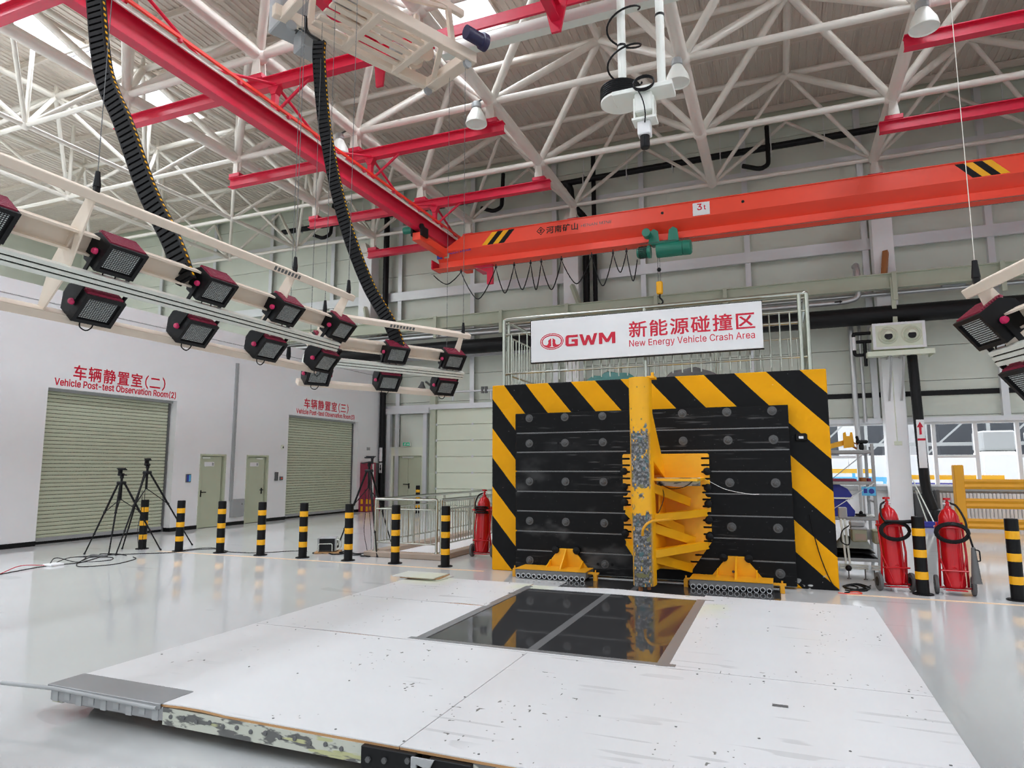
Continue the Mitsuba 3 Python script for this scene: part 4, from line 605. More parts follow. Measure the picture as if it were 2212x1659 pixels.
for z in (1.592, 1.36, 1.13, .90, .67):
    for x in (-2.2, -.99): part(p, "bolt_head", lathe([(.055, 0), (.055, .07), (.03, .08), (0, .08)], 16, SF(x, PY, z)), "m_black", 40)
web = Polygon([(9.0, 2.45), (9.0, 1.75), (9.97, 1.5), (9.97, 1.62)]); low = Polygon([(9.0, 1.45), (9.0, .3), (9.97, .24), (9.97, 1.45), (9.6, 1.45), (9.5, .95), (9.2, .95), (9.15, 1.45)])
YZ = lambda x: np.array([[0, 0, 1, x], [1, 0, 0, 0], [0, 1, 0, 0], [0, 0, 0, 1.]])
for x in (-1.845, -1.625): part(p, "upper_gusset", prism(web, .03, YZ(x)), "m_yellow"); part(p, "side_web", prism(low, .025, YZ(x)), "m_yellow")
part(p, "top_flange", join(bar((-1.72, 9.0, 2.44), (-1.72, 9.97, 1.62), .25, .02), bar((-1.72, 9.0, 1.95), (-1.72, 9.97, 1.55), .25, .02)), "m_yellow")
part(p, "shelf", join(bx(-1.86, -1.02, 8.98, 9.97, 1.47, 1.5)), "m_yellow"); part(p, "shelf_edge", join(bx(-1.60, -1.02, 9.30, 9.33, 1.40, 1.51)), "m_worn", label="scraped pale edge strip")
for z in (.98, .52): part(p, "arm", join(bar((-1.62, 8.98, z), (-1.05, 9.96, z + .03), .1, .1), bar((-1.83, 8.98, z), (-2.14, 9.96, z + .03), .1, .1)), "m_yellow"); part(p, "tie_plate", prism([(-1.84, 8.98), (-1.6, 8.98), (-1.0, 9.97), (-2.2, 9.97)], .02, frame((0, 0, z - .02), (1, 0, 0), (0, 1, 0))), "m_yellow")
for a, c in (((-1.62, 9.05, 1.38), (-1.25, 9.96, 1.15)), ((-1.62, 9.05, .85), (-1.2, 9.96, .6)), ((-1.62, 9.1, .45), (-1.25, 9.96, .22)), ((-1.62, 9.05, 1.0), (-1.35, 9.96, .75))): part(p, "rib", bar(a, c, .03, .12), "m_yellow")
part(p, "air_hose", tube(spline([(PX + .02, 8.7, .78), (PX + .05, 8.66, .88), (PX + .13, 8.72, .955), (PX + .3, 8.95, .97), (PX + .36, 9.1, .97)], 24), .018, 8), "m_guard", 40)
part(p, "sensor_wire", join(tube(spline([(-1.56, 9.28, 1.45), (-1.5, 9.26, 1.28), (-1.54, 9.2, 1.1), (-1.6, 9.1, .98)], 20), .005, 5), tube(spline([(-1.58, 9.29, 1.44), (-1.4, 9.28, 1.36), (-1.2, 9.28, 1.4), (-1.08, 9.29, 1.5)], 20), .005, 5)), "m_black", 40)

# the two tube brackets at the foot of the plates
for x0, x1, l in ((-3.80, -2.70, "left"), (-1.24, -.17, "right")):
    k = thing("tube_bracket", f"steel beam of open tubes under a yellow trapezoid plate, {l} of the yellow pole", "bracket"); xc = (x0 + x1) / 2 + (.12 if l == "left" else .06); yf = 9.55
    tz = Polygon([(xc - .33, .14), (xc - .11, .41), (xc + .11, .41), (xc + .33, .14)]).difference(Point(xc - .17, .39).buffer(.06)).difference(Point(xc + .17, .39).buffer(.06)); part(k, "plate", prism(tz, .03, SF(0, PY, 0)), "m_yellow")
    for q in (-.17, .17): part(k, "bolt_head", lathe([(.056, 0), (.056, .06), (0, .07)], 16, SF(xc + q, PY, .39)), "m_black", 40)
    part(k, "rib", prism([(9.98, .41), (9.98, .14), (9.65, .14)], .022, YZ(xc - .01)), "m_yellow")
    for q in (-.26, .26): part(k, "rib", prism([(9.98, .24), (9.98, .14), (9.75, .14)], .015, YZ(xc + q)), "m_yellow")
    part(k, "beam", cb(x0, x1, yf, 9.98, .045, .135, .006), "m_slot"); part(k, "beam_top", bx(x0, x1, yf - .01, 9.98, .135, .145), "m_guard")
    ring = mikit.ply(join(lathe([(.034, -.06), (.034, .0), (.025, .0), (.025, -.06)], 16), lathe([(0, -.03), (.026, -.03)], 12)), "m_galv", 40); core = mikit.ply(lathe([(0, -.02), (.025, -.02)], 12), "m_black")
    for i in range(13): m = SF(x0 + .05 + i * (x1 - x0 - .1) / 12, yf - .02, .042 + .004 * (i % 3)); kk = part(k, "tube", ring, to=m); part(kk, "bore", core, to=m)
    for x in (x0 - .06, x1 + .11): part(k, "end_pin", join(cb(x - .03, x + .03, yf + .1, yf + .16, 0, .11, .006), bx(x - .14 if x > x1 else x - .02, x + .05 if x > x1 else x + .1, yf + .1, yf + .17, .10, .125), cyl((x, yf + .13, .125), (x, yf + .13, .16), .012, 8)), "m_guard")
single("floor_plate", cb(-2.95, -.08, 8.3, 9.97, 0, .012, .003), "m_pit", "black polished steel plate on the floor before the barrier", "floor plate"); single("floor_strip", bx(-2.75, -.1, 9.86, 9.93, .012, .02), "m_galv", "thin pale metal strip at the foot of the barrier plates", "strip")

# ------------------------------------------------------------------ the white test platform
t = thing("test_platform", "low wheeled platform covered with white boards, with a dark glass window near the barrier", "platform"); ZP = .2; PX0, PX1, PY0, PY1 = -4.66, .83, 3.2, 8.05; GX0, GX1, GY0, GY1 = -2.96, -.87, 5.18, 7.76
def board(x0, x1, y0, y1, lift=()):                  # plywood with a white sheet; lift: (x, y, height, radius) bulges
    nx, ny = max(2, int((x1 - x0) / .16)), max(2, int((y1 - y0) / .16)); X, Y = np.meshgrid(np.linspace(x0, x1, nx), np.linspace(y0, y1, ny)); Z = np.zeros_like(X)
    for a, c, h, ra in lift: Z += h * np.exp(-((X - a) ** 2 + ((Y - c) * 3) ** 2) / ra ** 2)
    def slab(lo, hi, e):
        S = np.stack([X, Y, Z], -1).reshape(-1, 3); k = len(S); v = np.vstack([S + (0, 0, hi), S + (0, 0, lo)]); i, j = np.meshgrid(np.arange(ny - 1), np.arange(nx - 1), indexing="ij"); q = (i * nx + j).ravel()
        f = np.vstack([np.stack([q, q + 1, q + nx], 1), np.stack([q + 1, q + nx + 1, q + nx], 1)]); bo = np.concatenate([np.arange(nx), np.arange(1, ny) * nx + nx - 1, (ny - 1) * nx + np.arange(nx - 2, -1, -1), np.arange(ny - 2, 0, -1) * nx]); n2 = np.roll(bo, -1)
        return v, np.vstack([f, f[:, ::-1] + k, np.stack([bo, bo + k, n2], 1), np.stack([n2, bo + k, n2 + k], 1)])
    k = part(t, "board", slab(ZP - .006, ZP, 0), "m_board"); part(k, "plywood_edge", slab(ZP - .02, ZP - .006, 0), "m_ply", label="brown plywood edge")
C = -1.93
for q in ((PX0, C - .003, PY0, 5.1, [(-3.38, PY0, .012, .16)]), (C + .003, PX1, PY0, 5.1, [(-.6, PY0, .006, .6), (.3, PY0, .008, .4)]), (PX0, GX0 - .0, 5.106, 6.6, [(-3.6, 5.1, .008, .4)]), (PX0, GX0, 6.606, PY1, [(-3.2, 6.6, .012, .3)]), (GX1, PX1, 5.106, PY1, ()), (GX0, GX1, 5.106, GY0, ()), (GX0 + .02, GX1, GY1, PY1 - .08, [(-1.9, PY1, .03, .4)])): board(*q)
part(t, "glass_window", bx(GX0, GX1, GY0, GY1, ZP - .012, ZP - .004), "m_pit", label="dark reflecting glass window"); 
part(t, "tape_border", join(bx(GX0 - .03, GX0 + .06, GY0 - .03, GY1 + .12, ZP - .003, ZP + .002), bx(GX1 - .06, GX1 + .03, GY0 - .05, GY1 + .02, ZP - .003, ZP + .002), bx(GX0 - .08, GX1 + .08, GY0 - .04, GY0 + .02, ZP - .003, ZP + .0025), bx(GX1 - .04, GX1 + .12, GY1 - .01, GY1 + .015, ZP, ZP + .0025)), "m_tape", label="grey tape border")
part(t, "screw", join(*[lathe([(.008, ZP + .0), (.007, ZP + .0025), (0, ZP + .0025)], 6, frame((x, y, 0), (1, 0, 0), (0, 1, 0))) for x in np.arange(PX0 + .08, PX1, .44) for y in [PY0 + .06, 4.0, 5.03, 5.16, 6.54, 6.66, 7.4, PY1 - .06] if not (GX0 - .05 < x < GX1 + .05 and y > 5.1)]), "m_dark", kind="stuff", label="small dark screws")
part(t, "scrap", join(bx(-.12, -.03, 4.55, 4.585, ZP, ZP + .004), bx(-3.02, -2.93, 7.35, 7.38, ZP, ZP + .003)), "m_dark")
for q in (bx(-3.62, -2.15, PY0 - .005, PY0 + .1, .08, ZP - .02), bx(-1.5, PX1, PY0 - .005, PY0 + .1, .08, ZP - .02), bx(PX0 + .02, PX0 + .12, PY0, PY1, .09, ZP - .02), bx(PX1 - .1, PX1 - .005, PY0, PY1, .09, ZP - .02), bx(PX0, PX1, PY1 - .14, PY1 - .04, .09, ZP - .02)): part(t, "side_beam", q, "m_worn", label="pale paint worn off the steel beam")
for q in (*[bx(x - .05, x + .05, PY0 + .1, PY1 - .1, .1, ZP - .02) for x in (-3.4, C, -.4)], *[bx(PX0 + .05, PX1 - .05, y - .05, y + .05, .1, ZP - .02) for y in (5.1, 6.6)]): part(t, "inner_frame", q, "m_dark")
bo = mikit.ply(lathe([(.014, 0), (.012, .008), (0, .008)], 8), "m_dark")
for i, x in enumerate(np.arange(-3.55, .8, .105)):
    if not -2.2 < x < -1.45: part(t, "beam_bolt", bo, to=SF(x, PY0 - .005, .135 + .008 * (i % 2)))
part(t, "end_beam", join(cb(PX0 + .01, -3.62, PY0 - .01, PY0 + .1, .10, ZP - .018, .006)), "m_tape"); part(t, "foil_tape", join(cb(PX0 - .01, -3.63, PY0 - .015, PY0 + .235, ZP - .001, ZP + .004, .002), cb(PX0 - .01, -3.63, PY0 - .02, PY0 - .012, .17, ZP + .004, .002)), "m_tape", label="silver foil tape")
for k in range(9): part(t, "tape_tab", bx(PX0 + .04 + k * .115, PX0 + .09 + k * .115, PY0 - .014, PY0 - .009, .10 + .02 * (k % 2), .17), "m_grey")
part(t, "tube_rod", tube([(-5.05, 3.12, .185), (-4.6, 3.175, .185), (-3.66, 3.18, .175)], .013, 10), "m_grey", 40, label="thin metal rod taped along the near edge")
for x, y in ((-4.48, 3.42), (-4.3, 7.8), (.6, 3.5), (.6, 7.8), (-1.2, 5.0), (-3.0, 5.2)): w = part(t, "caster", lathe([(0, -.03), (.05, -.03), (.055, -.02), (.055, .02), (.05, .03), (0, .03)], 16, frame((x, y, .055), (0, 1, 0), (0, 0, 1))), "m_black", 40)
part(t, "coupling_plate", join(cb(-2.15, -1.82, PY0 - .03, PY0 + .05, .06, ZP - .018, .004), cb(-1.74, -1.5, PY0 - .03, PY0 + .05, .06, ZP - .022, .004)), "m_black"); part(t, "coupling_bracket", prism(Polygon([(-1.83, .18), (-1.70, .18), (-1.745, .10), (-1.76, .05), (-1.80, .05), (-1.83, .09)]).difference(Polygon([(-1.80, .15), (-1.76, .14), (-1.775, .07), (-1.80, .08)])), .015, SF(0, PY0 - .04, 0)), "m_grey")
for x, z in ((-2.1, .12), (-2.0, .13), (-1.86, .15), (-1.64, .13), (-1.55, .12)): part(t, "coupling_bolt", lathe([(.016, 0), (.016, .012), (0, .012)], 6, SF(x, PY0 - .03, z)), "m_bolt")
part(t, "red_hook", bar((-2.05, 3.3, .05), (-1.85, 3.15, .03), .06, .02), "m_wine")
bs = [(-4.52, 7.95, .0, .62, .42), (-4.47, 7.98, .12, .55, .4), (-4.4, 8.0, -.1, .5, .38)]
for i, (x, y, a, w_, d_) in enumerate(bs[::-1]): single("loose_board", xf(cb(-w_ / 2, w_ / 2, -d_ / 2, d_ / 2, 0, .012, .002), frame((x, y, ZP + .002 + i * .0135), (math.cos(a), math.sin(a), .0), (-math.sin(a), math.cos(a), 0))), "m_board" if i != 1 else "m_ply", f"flat white offcut board at the far left corner of the platform, {('lowest', 'middle', 'topmost')[i]} of three" if i != 1 else "thin brown edged offcut board between two white ones on the platform corner", "board")
# ------------------------------------------------------------------ bollards
BD = {"post": mikit.ply(lathe([(.075, 0), (.075, .985), (.07, 1.0), (0, 1.0)], 24), "m_black", 40), "base": mikit.ply(lathe([(.125, 0), (.125, .012), (.115, .016), (.076, .016)], 24), "m_black", 40)}
for k, z in enumerate((.245, .525, .80)): BD[f"band{k}"] = mikit.ply(lathe([(.0755, z - .05), (.077, z - .048), (.077, z + .048), (.0755, z + .05)], 24), "m_yellow", 40)
def bollard(x, y, label, group=None):
    b = thing("bollard", label, "bollard", group); m = frame((x, y, 0), (1, 0, 0), (0, 1, 0))
    part(b, "post", BD["post"], to=m); part(b, "base_flange", BD["base"], to=m)
    for k in range(3): part(b, "band", BD[f"band{k}"], to=m, label="yellow band")
for i, x in enumerate((-12.3, -11.28, -10.3, -9.29, -8.3, -7.29, -6.31, -5.33)): bollard(x, 10.2 if i > 1 else 10.1, f"black bollard with three yellow bands, {ORD[i]} from the left in the long row")
bollard(1.64, 10.27, "black bollard with yellow bands between the two red wheeled extinguishers"); bollard(2.66, 10.25, "black bollard with yellow bands at the right edge of the picture"); bollard(-12.45, 21.6, "distant black bollard with yellow bands beside the double door, behind the railing")

# ------------------------------------------------------------------ wheeled fire extinguishers
def extinguisher(x, y, yaw, label, lean=.1, hose="coil", horn=True):
    e = thing("wheeled_extinguisher", label, "fire extinguisher"); c, s = math.cos(yaw), math.sin(yaw); M = np.array([[c, -s, 0, x], [s, c, 0, y], [0, 0, 1, 0], [0, 0, 0, 1.]]); L = M @ np.array([[1, 0, 0, 0], [0, 1, lean, 0], [0, -lean, 1, 0], [0, 0, 0, 1.]])
    E = lambda n, m, b, sm=False, A=L, **k: part(e, n, xf(m, A), b, sm, **k)
    E("cylinder", lathe([(0, .07), (.10, .08), (.125, .12), (.125, .92), (.115, 1.0), (.08, 1.07), (.04, 1.10), (.035, 1.13), (0, 1.13)], 28), "m_extred", 40)
    v = E("valve", lathe([(.02, 1.12), (.025, 1.18), (.015, 1.19), (.015, 1.21), (.045, 1.21), (.045, 1.235), (0, 1.24)], 14), "m_extred", 40); part(v, "side_port", xf(cyl((-.05, 0, 1.16), (.05, 0, 1.16), .014), L), "m_galv", 40)
    for q in (-.15, .15): E("frame_leg", tube([(q * .95, .02, .92), (q, -.05, .5), (q * 1.05, .05, .10)], .014, 8), "m_extred", 40); E("frame_brace", tube([(q * .97, -.04, .46), (q * .35, -.12, .1)], .011, 8), "m_extred", 40); E("frame_brace", tube([(q * 1.02, -.02, .3), (0, -.13, .34)], .009, 8), "m_extred", 40)
    E("cross_bar", tube([(-.15, -.13, .3), (.15, -.13, .3)], .01, 8), "m_extred", 40); E("bottom_shelf", bx(-.12, .12, -.13, .1, .05, .065), "m_extred")
    E("handle_bar", tube(bend([(-.17, -.02, .86), (-.17, -.16, .85), (.17, -.16, .85), (.17, -.02, .86)], .04), .016, 8), "m_extred", 40)
    part(e, "axle", xf(cyl((-.21, .02, .085), (.21, .02, .085), .013), M), "m_extred", 40)
    for q in (-.205, .205):
        w = part(e, "wheel", xf(lathe([(.03, -.022), (.085, -.024), (.115, -.02), (.12, -.01), (.12, .01), (.115, .02), (.085, .024), (.03, .022)], 26, frame((q, .02, .12), (0, 1, 0), (0, 0, 1))), M), "m_wheel", 40); part(w, "hub", xf(lathe([(0, -.026), (.06, -.026), (.065, -.02), (.065, .02), (.06, .026), (0, .026)], 20, frame((q, .02, .12), (0, 1, 0), (0, 0, 1))), M), "m_black", 40)
    if hose == "coil": pts = np.array([((.165 + .012 * k) * math.cos(a), -.19 + .006 * k, .78 + (.105 + .01 * k) * math.sin(a)) for k in range(3) for a in np.linspace(0, 2 * math.pi, 22, endpoint=False)])
    else: pts = np.array([((.125 - .01 * (k % 2)) * math.cos(a), -.12 + .1 * math.sin(a), .80 + .035 * k + .0 * a) for k in range(4) for a in np.linspace(0, 2 * math.pi, 22, endpoint=False)])
    E("hose", tube(pts, .015, 7), "m_black", 40); E("hose_lead", tube(spline([(.03, 0, 1.17), (.10, -.06, 1.12), (.16, -.14, .95), (.165, -.19, .82)] if horn else [(-.03, 0, 1.17), (-.10, -.06, 1.12), (-.13, -.12, .98), (-.1, -.18, .88)], 20), .013, 7), "m_black", 40)
    if horn: E("horn", lathe([(.0, .62), (.025, .60), (.028, .55), (.055, .2), (.06, .16), (.05, .16), (0, .3)], 18, frame((.21, -.2, .0), (1, 0, 0), (0, 1, 0))), "m_dark", 40); E("horn_grip", tube(bend([(.22, -.22, .58), (.27, -.22, .57), (.27, -.22, .44), (.235, -.22, .44)], .02), .008, 6), "m_black", 40); E("horn_hose", tube([(.175, -.2, .78), (.21, -.2, .6)], .012, 7), "m_black", 40)
    elif hose == "coil": E("horn", tube([(-.13, -.21, .90), (.1, -.22, .895), (.3, -.24, .905)], [.018, .022, .03], 12), "m_black", 40)
extinguisher(1.36, 10.42, .22, "red wheeled fire extinguisher with its black horn lying level, nearest the barrier's right edge", .12, "coil", False)
extinguisher(2.03, 10.4, -.06, "red wheeled fire extinguisher with its dark horn hanging down, right of the bollard", .1, "coil", True)
extinguisher(-5.24, 11.5, .05, "red wheeled fire extinguisher with stacked black hose at the barrier's left edge", .1, "stack", False)

# ------------------------------------------------------------------ tripods
def tripod(apex, feet, label, yaw=0.0, cable=False):
    t = thing("tripod", label, "tripod"); a = V3(*apex)
    for f in feet:
        f = V3(*f, 0); d = unit(np.array([f[0] - a[0], f[1] - a[1], 0])); top = a + d * .05 - V3(0, 0, .04); k1 = top + (f - top) * .42; k2 = top + (f - top) * .72
        l = part(t, "leg", join(tube([top, k1], .019, 8), tube([k1, k2], .015, 8), tube([k2, f + V3(0, 0, .01)], .012, 8)), "m_black", 40); [part(l, "leg_lock", ball(k1, .026, 1), "m_plastic"), part(l, "leg_lock", ball(k2, .022, 1), "m_plastic"), part(l, "foot", ball(f + V3(0, 0, .018), .02, 1), "m_plastic")]
        part(t, "spreader", tube([a - V3(0, 0, .36), k1], .008, 6), "m_black", 40)
    part(t, "centre_column", tube([a - V3(0, 0, .38), a + V3(0, 0, .05)], .022, 10), "m_black", 40); part(t, "crown", cb(a[0] - .07, a[0] + .07, a[1] - .07, a[1] + .07, a[2] - .07, a[2] - .01, .02), "m_plastic")
    M = frame(a + V3(0, 0, .05), (math.cos(yaw), math.sin(yaw), 0), (-math.sin(yaw), math.cos(yaw), 0)); h = part(t, "head", xf(join(cyl((0, 0, 0), (0, 0, .05), .035), cb(-.03, .08, -.045, .045, .05, .10, .012), cb(.03, .08, -.04, .04, .08, .17, .012), cb(-.1, .1, -.035, .035, .16, .185, .008)), M), "m_black")
    part(h, "pan_handle", xf(tube([(-.02, 0, .08), (-.15, .02, .06)], .012, 8), M), "m_black", 40); part(h, "quick_plate", xf(cb(-.07, .13, -.03, .03, .185, .205, .006), M), "m_plastic")
    if cable: part(t, "cable", join(*[tube(spline([a + V3(q, -.05, -.4), a + V3(q + .05, -.08, -.8), a + V3(.12 + q * 2, -.15, -1.2), (a[0] + .2 + q, a[1] - .2, .02)], 20), .005, 5) for q in (-.05, .03)]), "m_black", 40)
tripod((-12.26, 9.5, 1.40), [(-12.55, 9.05), (-11.98, 9.12), (-11.72, 10.05)], "black camera tripod before the left roller shutter, the lower and nearer of two", math.pi)
tripod((-12.2, 10.02, 1.60), [(-11.85, 9.17), (-12.62, 9.9), (-11.85, 10.95)], "black camera tripod before the left roller shutter, the taller one behind", math.pi * .9, True)
tripod((-7.6, 11.25, 1.63), [(-8.3, 11.2), (-7.04, 10.75), (-7.45, 11.95)], "black camera tripod standing at the left end of the steel ramp railing", .6, True)

# ------------------------------------------------------------------ ramp with its railing
r = thing("ramp_railing", "stainless steel railing with upright bars around the ramp left of the barrier", "railing"); KX0, KX1, KY0, KY1, ZK = -7.19, -5.88, 10.9, 20.5, .1
def rail_run(a, b, skip=False):
    a, b = V3(*a, 0), V3(*b, 0); L = np.linalg.norm(b - a); d = (b - a) / L
    for z, rr in ((1.06, .027), (.88, .014), (.26, .014)): part(r, "rail", cyl(a + V3(0, 0, z), b + V3(0, 0, z), rr, 10), "m_steel", 40)
    n = int(L / .115)
    for i in range(1, n): q = a + d * (L * i / n); part(r, "baluster", rb, to=frame(q, (1, 0, 0), (0, 1, 0)))
    n = max(1, round(L / 1.4))
    for i in range(n + 1): q = a + d * (L * i / n); part(r, "post", rp, to=frame(q, (1, 0, 0), (0, 1, 0)))
rb = mikit.ply(cyl((0, 0, .26), (0, 0, .88), .009, 8), "m_steel", 40); rp = mikit.ply(join(cyl((0, 0, ZK), (0, 0, 1.06), .024, 12), lathe([(.045, ZK), (.04, ZK + .02), (.024, ZK + .025)], 14)), "m_steel", 40)
rail_run((KX0, KY0), (KX1, KY0)); rail_run((KX1 + .06, KY0 + .06), (KX1 + .06, 18.0)); rail_run((KX0, KY0 + .06), (KX0, KY1))
kb = thing("ramp_kerb", "low brown kerb around the ramp under the steel railing", "kerb"); 
for x0, x1, y0, y1 in ((KX0 - .16, KX1 + .2, KY0 - .14, KY0 + .1), (KX1 - .02, KX1 + .2, KY0 + .1, 18.1), (KX0 - .16, KX0 + .08, KY0 + .1, KY1 + .1)): part(kb, "kerb_piece", cb(x0, x1, y0, y1, 0, ZK, .012), "m_kerb")
part(kb, "ramp_floor", bx(KX0 + .08, KX1 - .02, KY0 + .1, 18, 0, .015), "m_white_gloss")

# ------------------------------------------------------------------ floor clutter
def cable(label, ptsl, rad=.007, m="m_black", name="floor_cable", cat="cable"):
    k = thing(name, label, cat)
    for pts in ptsl: part(k, "strand", tube(spline([(x, y, .008 if len(q) == 0 else q[0]) for x, y, *q in pts], 12 * len(pts)), rad, 6), m, 40)
cable("tangle of thin black cables on the floor at the feet of the two left tripods", [[(-11.3, 6.5), (-11.45, 7.0), (-11.6, 7.5), (-11.62, 7.8), (-11.5, 8.2), (-11.7, 8.6), (-11.95, 9.0), (-12.1, 9.3)], [(-11.66, 7.8), (-11.9, 8.3, .06), (-11.75, 8.5, .05), (-11.4, 8.1), (-11.0, 7.9), (-10.75, 8.3), (-11.0, 8.9), (-11.3, 9.1)],
    [(-11.6, 7.75), (-11.8, 8.0, .1), (-11.6, 8.25), (-11.3, 8.6), (-11.6, 8.9), (-12.0, 8.8), (-11.7, 8.4)], [(-11.9, 8.6), (-12.2, 8.9), (-11.9, 9.2), (-11.6, 9.5), (-11.2, 9.8), (-11.1, 10.4), (-10.8, 10.6), (-10.3, 10.4)], [(-12.3, 8.7), (-12.1, 9.0), (-12.3, 9.2), (-12.0, 9.3), (-11.6, 9.2)]])
cable("thin red cable on the floor at the left edge", [[(-11.45, 6.9), (-11.75, 7.4, .05), (-11.65, 7.8)]], .006, "m_letter")
single("power_strip", cb(-11.72, -11.5, 7.72, 7.95, 0, .04, .01), "m_white_gloss", "small white plug block in the cable tangle at the left", "power strip"); single("power_strip", cb(-12.15, -11.75, 8.86, 8.94, 0, .04, .01), "m_dark", "dark power strip in the cable tangle by the nearest tripod", "power strip")
cable("thin dark cable lying along the row of bollards", [[(-11.3, 9.98), (-11.15, 10.7), (-10.6, 10.55), (-10.3, 10.35), (-9.6, 10.4), (-9.1, 10.9), (-8.8, 10.95)]], .006)
k = thing("power_supply", "grey power supply box with silver handles on a small board behind the fifth bollard", "power supply"); KM = frame((-8.33, 11.0, .03), (math.cos(.5), math.sin(.5), 0), (-math.sin(.5), math.cos(.5), 0))
for n, m, b_ in (("case", cb(-.19, .17, -.16, .16, .01, .27, .012), "m_grey"), ("base_board", cb(-.24, .24, -.2, .2, -.03, .0, .004), "m_ply"), ("side_panel", bx(-.15, .14, -.165, -.16, .02, .25), "m_plastic"), ("face_plate", bx(.17, .176, -.14, .14, .02, .26), "m_alu"), ("display", bx(.176, .18, -.1, -.02, .16, .22), "m_black"), ("knob", join(*[cyl((.176, y, .09), (.195, y, .09), .02, 10) for y in (-.08, .0, .08)]), "m_black"), ("handle", join(*[tube(bend([(.17, y, .05), (.23, y, .05), (.23, y, .23), (.17, y, .23)], .03), .009, 8) for y in (-.15, .15)]), "m_alu"), ("side_handle", tube(bend([(-.16, -.17, .02), (-.16, -.21, .02), (-.16, -.21, .16), (.1, -.21, .16), (.1, -.21, .02), (.1, -.17, .02)], .03), .009, 8), "m_alu")): part(k, n, xf(m, KM), b_)
cable("black cable bundle on the floor between the power supply and the third tripod", [[(-8.2, 10.85), (-8.0, 10.75), (-7.85, 10.95), (-7.7, 10.8), (-7.5, 10.9), (-7.75, 11.0), (-8.1, 10.95), (-8.3, 10.8), (-8.5, 10.75), (-8.55, 10.95)], [(-8.0, 10.9, .03), (-7.9, 11.05, .04), (-7.7, 11.0), (-7.55, 11.1), (-7.3, 10.95)], [(-7.4, 10.75), (-7.3, 10.7, .02), (-7.2, 10.75), (-7.3, 10.82), (-7.4, 10.78)]], .012)
cable("coil of dark and orange cables on the floor right of the barrier", [[(.70, 9.98), (.78, 10.1), (.9, 10.45), (.82, 10.62), (.72, 10.5), (.85, 10.3), (1.0, 10.5), (.92, 10.75), (.78, 10.65), (.74, 10.35), (.95, 10.35), (1.08, 10.7)], [(.72, 10.2), (.85, 10.15), (1.0, 10.3), (.9, 10.55, .03), (.75, 10.5), (.8, 10.25)], [(.72, 10.45), (.9, 10.6, .04), (1.05, 10.5), (.95, 10.25), (.8, 10.2)]], .009)
cable("thin orange cable at the lower right corner of the barrier", [[(.62, 9.95), (.75, 9.93), (.9, 10.0), (.85, 10.12), (.72, 10.02)]], .006, "m_orange")

# ------------------------------------------------------------------ rack, cart and goods right of the barrier
RKX0, RKX1, RKY0, RKY1 = .70, 1.36, 12.0, 12.9
k = thing("steel_rack", "grey steel shelf rack right of the barrier", "shelf rack")
for x in (RKX0, RKX1):
    for y in (RKY0, RKY1): part(k, "upright", bar((x, y, 0), (x, y, 2.02), .045), "m_grey")
for z in (.22, .86, 1.42, 1.92): part(k, "shelf", cb(RKX0 - .02, RKX1 + .02, RKY0 - .02, RKY1 + .02, z - .05, z, .006), "m_grey")
part(k, "brace", bar((RKX0, RKY0 - .02, .95), (RKX1, RKY0 - .02, 1.4), .03, .012), "m_galv"); part(k, "brace", bar((RKX0, RKY1, 1.35), (RKX1, RKY1, 1.9), .03, .012), "m_galv"); part(k, "brace", bar((RKX0, RKY1, .95), (RKX1, RKY1, 1.3), .03, .012), "m_galv"); part(k, "ladder_rung", join(*[bar((RKX1, RKY0, z), (RKX1, RKY1, z), .03) for z in (.45, 1.1, 1.2)]), "m_galv")
b = thing("robot_bracket", "yellow jointed metal bracket lying on the top shelf of the rack", "bracket"); part(b, "arm", bar((.72, 12.3, 1.98), (1.02, 12.35, 2.06), .07, .08), "m_yellow"); part(b, "plate", prism([(0, 0), (.16, .02), (.14, .26), (.11, .26), (.10, .2), (.05, .2), (.04, .27), (0, .25)], .03, SF(.98, 12.3, 1.96)), "m_yellow"); part(b, "fork", join(bar((1.1, 12.3, 2.0), (1.17, 12.28, 1.95), .03), bar((1.1, 12.3, 2.06), (1.2, 12.28, 2.02), .02)), "m_rust")
b = thing("clamp_head", "small black clamp head standing on the top shelf of the rack", "clamp"); part(b, "body", join(cb(1.2, 1.27, 12.2, 12.27, 1.93, 2.03, .015), cb(1.16, 1.32, 12.2, 12.26, 2.03, 2.09, .015)), "m_black"); part(b, "lever", join(bar((1.2, 12.23, 2.06), (1.17, 12.2, 2.15), .03), ball((1.31, 12.23, 2.06), .03, 1)), "m_black")
b = thing("plastic_bin", "blue plastic helmet like bin on the middle shelf", "bin"); part(b, "upper_shell", tm(trimesh.convex.convex_hull(np.array([(x, y, z) for y in (12.06, 12.5) for x, z in ((.74, 1.16), (.76, 1.36), (.86, 1.37), (.98, 1.30), (1.04, 1.2), (1.0, 1.13), (.74, 1.12))]))), "m_blue"); part(b, "rim", bx(.735, 1.05, 12.05, 12.52, 1.14, 1.165), "m_alu"); part(b, "lower_shell", tm(trimesh.convex.convex_hull(np.array([(x, y, z) for y in (12.08, 12.48) for x, z in ((.74, 1.12), (.95, 1.12), (1.07, .95), (1.06, .865), (.75, .865))]))), "m_blue")
single("glass_sheet", bx(1.05, 1.38, 12.05, 12.6, .865, .875), "m_lamp", "pale glass sheet lying on the middle shelf", "glass sheet"); b = thing("hand_tool", "small black tool on the middle shelf beside the blue bin", "tool"); part(b, "body", cb(1.07, 1.22, 12.0, 12.12, .876, .91, .01), "m_black"); part(b, "knob", ball((1.15, 12.06, .925), .03, 1), "m_black")
